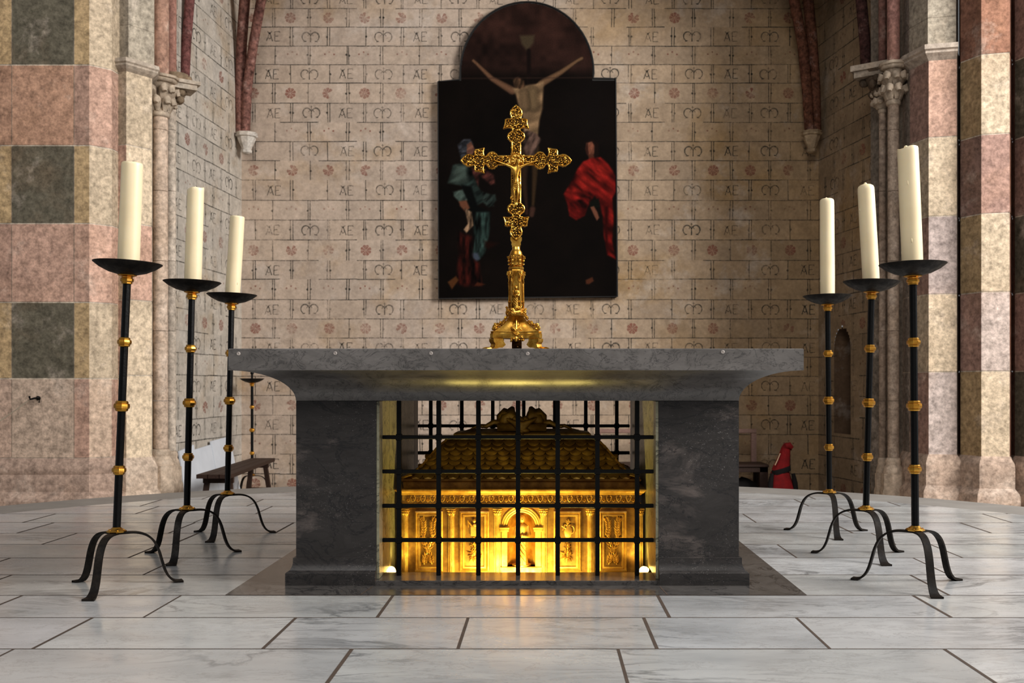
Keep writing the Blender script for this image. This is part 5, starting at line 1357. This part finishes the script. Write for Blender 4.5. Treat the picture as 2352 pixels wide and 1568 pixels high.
for z, wpx in ((PZ(1086, Yv), 22), (PZ(1085, Yv), 22.6), (PZ(1075, Yv), 21.4), (PZ(1074, Yv), 20.5)): rr.append([(PX(1794, Yv) + wpx*kz*math.cos(a), Yv + wpx*kz*.74*math.sin(a), z + .03*math.cos(a)) for a in [2*PI*k/28 for k in range(28)]])
mb.loft(rr, False, False); obj('band', mb, M_blackc, rc, 60)
for s in (-1, 1): mb = MB(); mb.tube([(PX(1795 + s*24, Yv), Yv - .05, PZ(1086, Yv)), (PX(1795 + s*28, Yv), Yv - .06, PZ(1108, Yv)), (PX(1795 + s*31, Yv), Yv - .06, FL)], [.02, .03, .035], 8); obj('side_panel', mb, M_blackc, rc, 60)
mb = MB(); pl_ = [(1780, 1068), (1785, 1058), (1789, 1048), (1792, 1041)]; mb.tube([P(x, y, Yv - .075 + .012*i) for i, (x, y) in enumerate(pl_)], .006, 6); obj('trim_cord', mb, M_stripe, rc, 50)

# ------------------------------------------------------------------ LIGHTS
def area_l(name, loc, tgt, size, power, col, spread=180):
    d = bpy.data.lights.new(name, 'AREA'); d.shape = 'RECTANGLE'; d.size, d.size_y = size; d.energy = power; d.color = col; d.spread = math.radians(spread)
    o = bpy.data.objects.new(name, d); COL.objects.link(o); o.location = loc
    o.rotation_euler = (Vector(tgt) - Vector(loc)).to_track_quat('-Z', 'Y').to_euler(); return o
area_l('nave_window_right', (10.0, 2.2, 6.5), (-2.0, 9.8, 1.2), (4, 4.5), 1600, (1.0, 0.96, 0.91))
area_l('nave_window_front', (-1.5, -5.0, 9.0), (0.0, 8.0, 1.0), (5, 4), 500, (1.0, 0.96, 0.92))
area_l('chancel_window_right', (7.0, 5.8, 5.5), (0.8, 5.2, 0.0), (2.5, 4), 170, (0.88, 0.94, 1.0))
def spot(name, loc, tgt, power, ang, col, r=.02, blend=.6):
    d = bpy.data.lights.new(name, 'SPOT'); d.energy = power; d.color = col; d.spot_size = math.radians(ang); d.spot_blend = blend; d.shadow_soft_size = r
    o = bpy.data.objects.new(name, d); COL.objects.link(o); o.location = loc
    o.rotation_euler = (Vector(tgt) - Vector(loc)).to_track_quat('-Z', 'Y').to_euler(); return o
WARM = (1.0, 0.77, 0.21)
for dx, pw in ((-.06, 6.5), (.05, 6.5), (-.20, 4.2), (.21, 2.6), (-.36, .5), (.36, .5)):
    spot('shrine_lamp', (ACX + dx, 4.425, -.045), (ACX + dx, 4.66, .22), pw, 150, WARM, .015)
for dx in (-.32, -.02, .28):
    spot('added_soffit_glow', (ACX + dx, 4.425, -.04), (ACX + dx, 4.06, .92), 9.0, 80, WARM, .07, 1.0)  # added spots without lamps, for a glow on the slab underside
spot('added_niche_fill', (nm + .015, 4.39, .005), (nm, 4.65, .20), 7, 40, WARM, .015)  # added spot with no lamp behind it, brightens the niche statuette
for sx, pw in ((-1, .55), (1, .8)):
    spot('corner_lamp_or_added_spot', (ACX + sx*.545, 4.50, .05), (ACX + sx*.585, 4.95, .40), pw, 110, WARM, .015)
    spot('corner_lamp_or_added_spot', (ACX + sx*.570, 4.95, -.05), (ACX + sx*.590, 5.0, .60), pw, 150, WARM, .01)  # added spot, no lamp stands here, lights the rear lining
w_ = bpy.data.worlds.new('W'); sc.world = w_; w_.use_nodes = True
bg = w_.node_tree.nodes['Background']; bg.inputs[0].default_value = (0.95, 0.97, 1.0, 1); bg.inputs[1].default_value = 0.2

# ------------------------------------------------------------------ CAMERA
cd = bpy.data.cameras.new('camera'); cam = bpy.data.objects.new('camera', cd); COL.objects.link(cam)
cd.sensor_width = 36; cd.sensor_fit = 'HORIZONTAL'; cd.lens = F * 36 / 2352
cam.location = (0, 0, EYE); cam.rotation_euler = (PI/2, 0, 0)
cd.shift_x = -(VX - 1176) / 2352; cd.shift_y = (VY - 784) / 2352
cd.dof.use_dof = True; cd.dof.focus_distance = 4.25; cd.dof.aperture_fstop = 6.0
cd.clip_start = 0.05; cd.clip_end = 100
sc.camera = cam
sc.view_settings.view_transform = 'Standard'; sc.view_settings.look = 'Medium High Contrast'; sc.view_settings.exposure = 0.0
sc.cycles.use_denoising = True
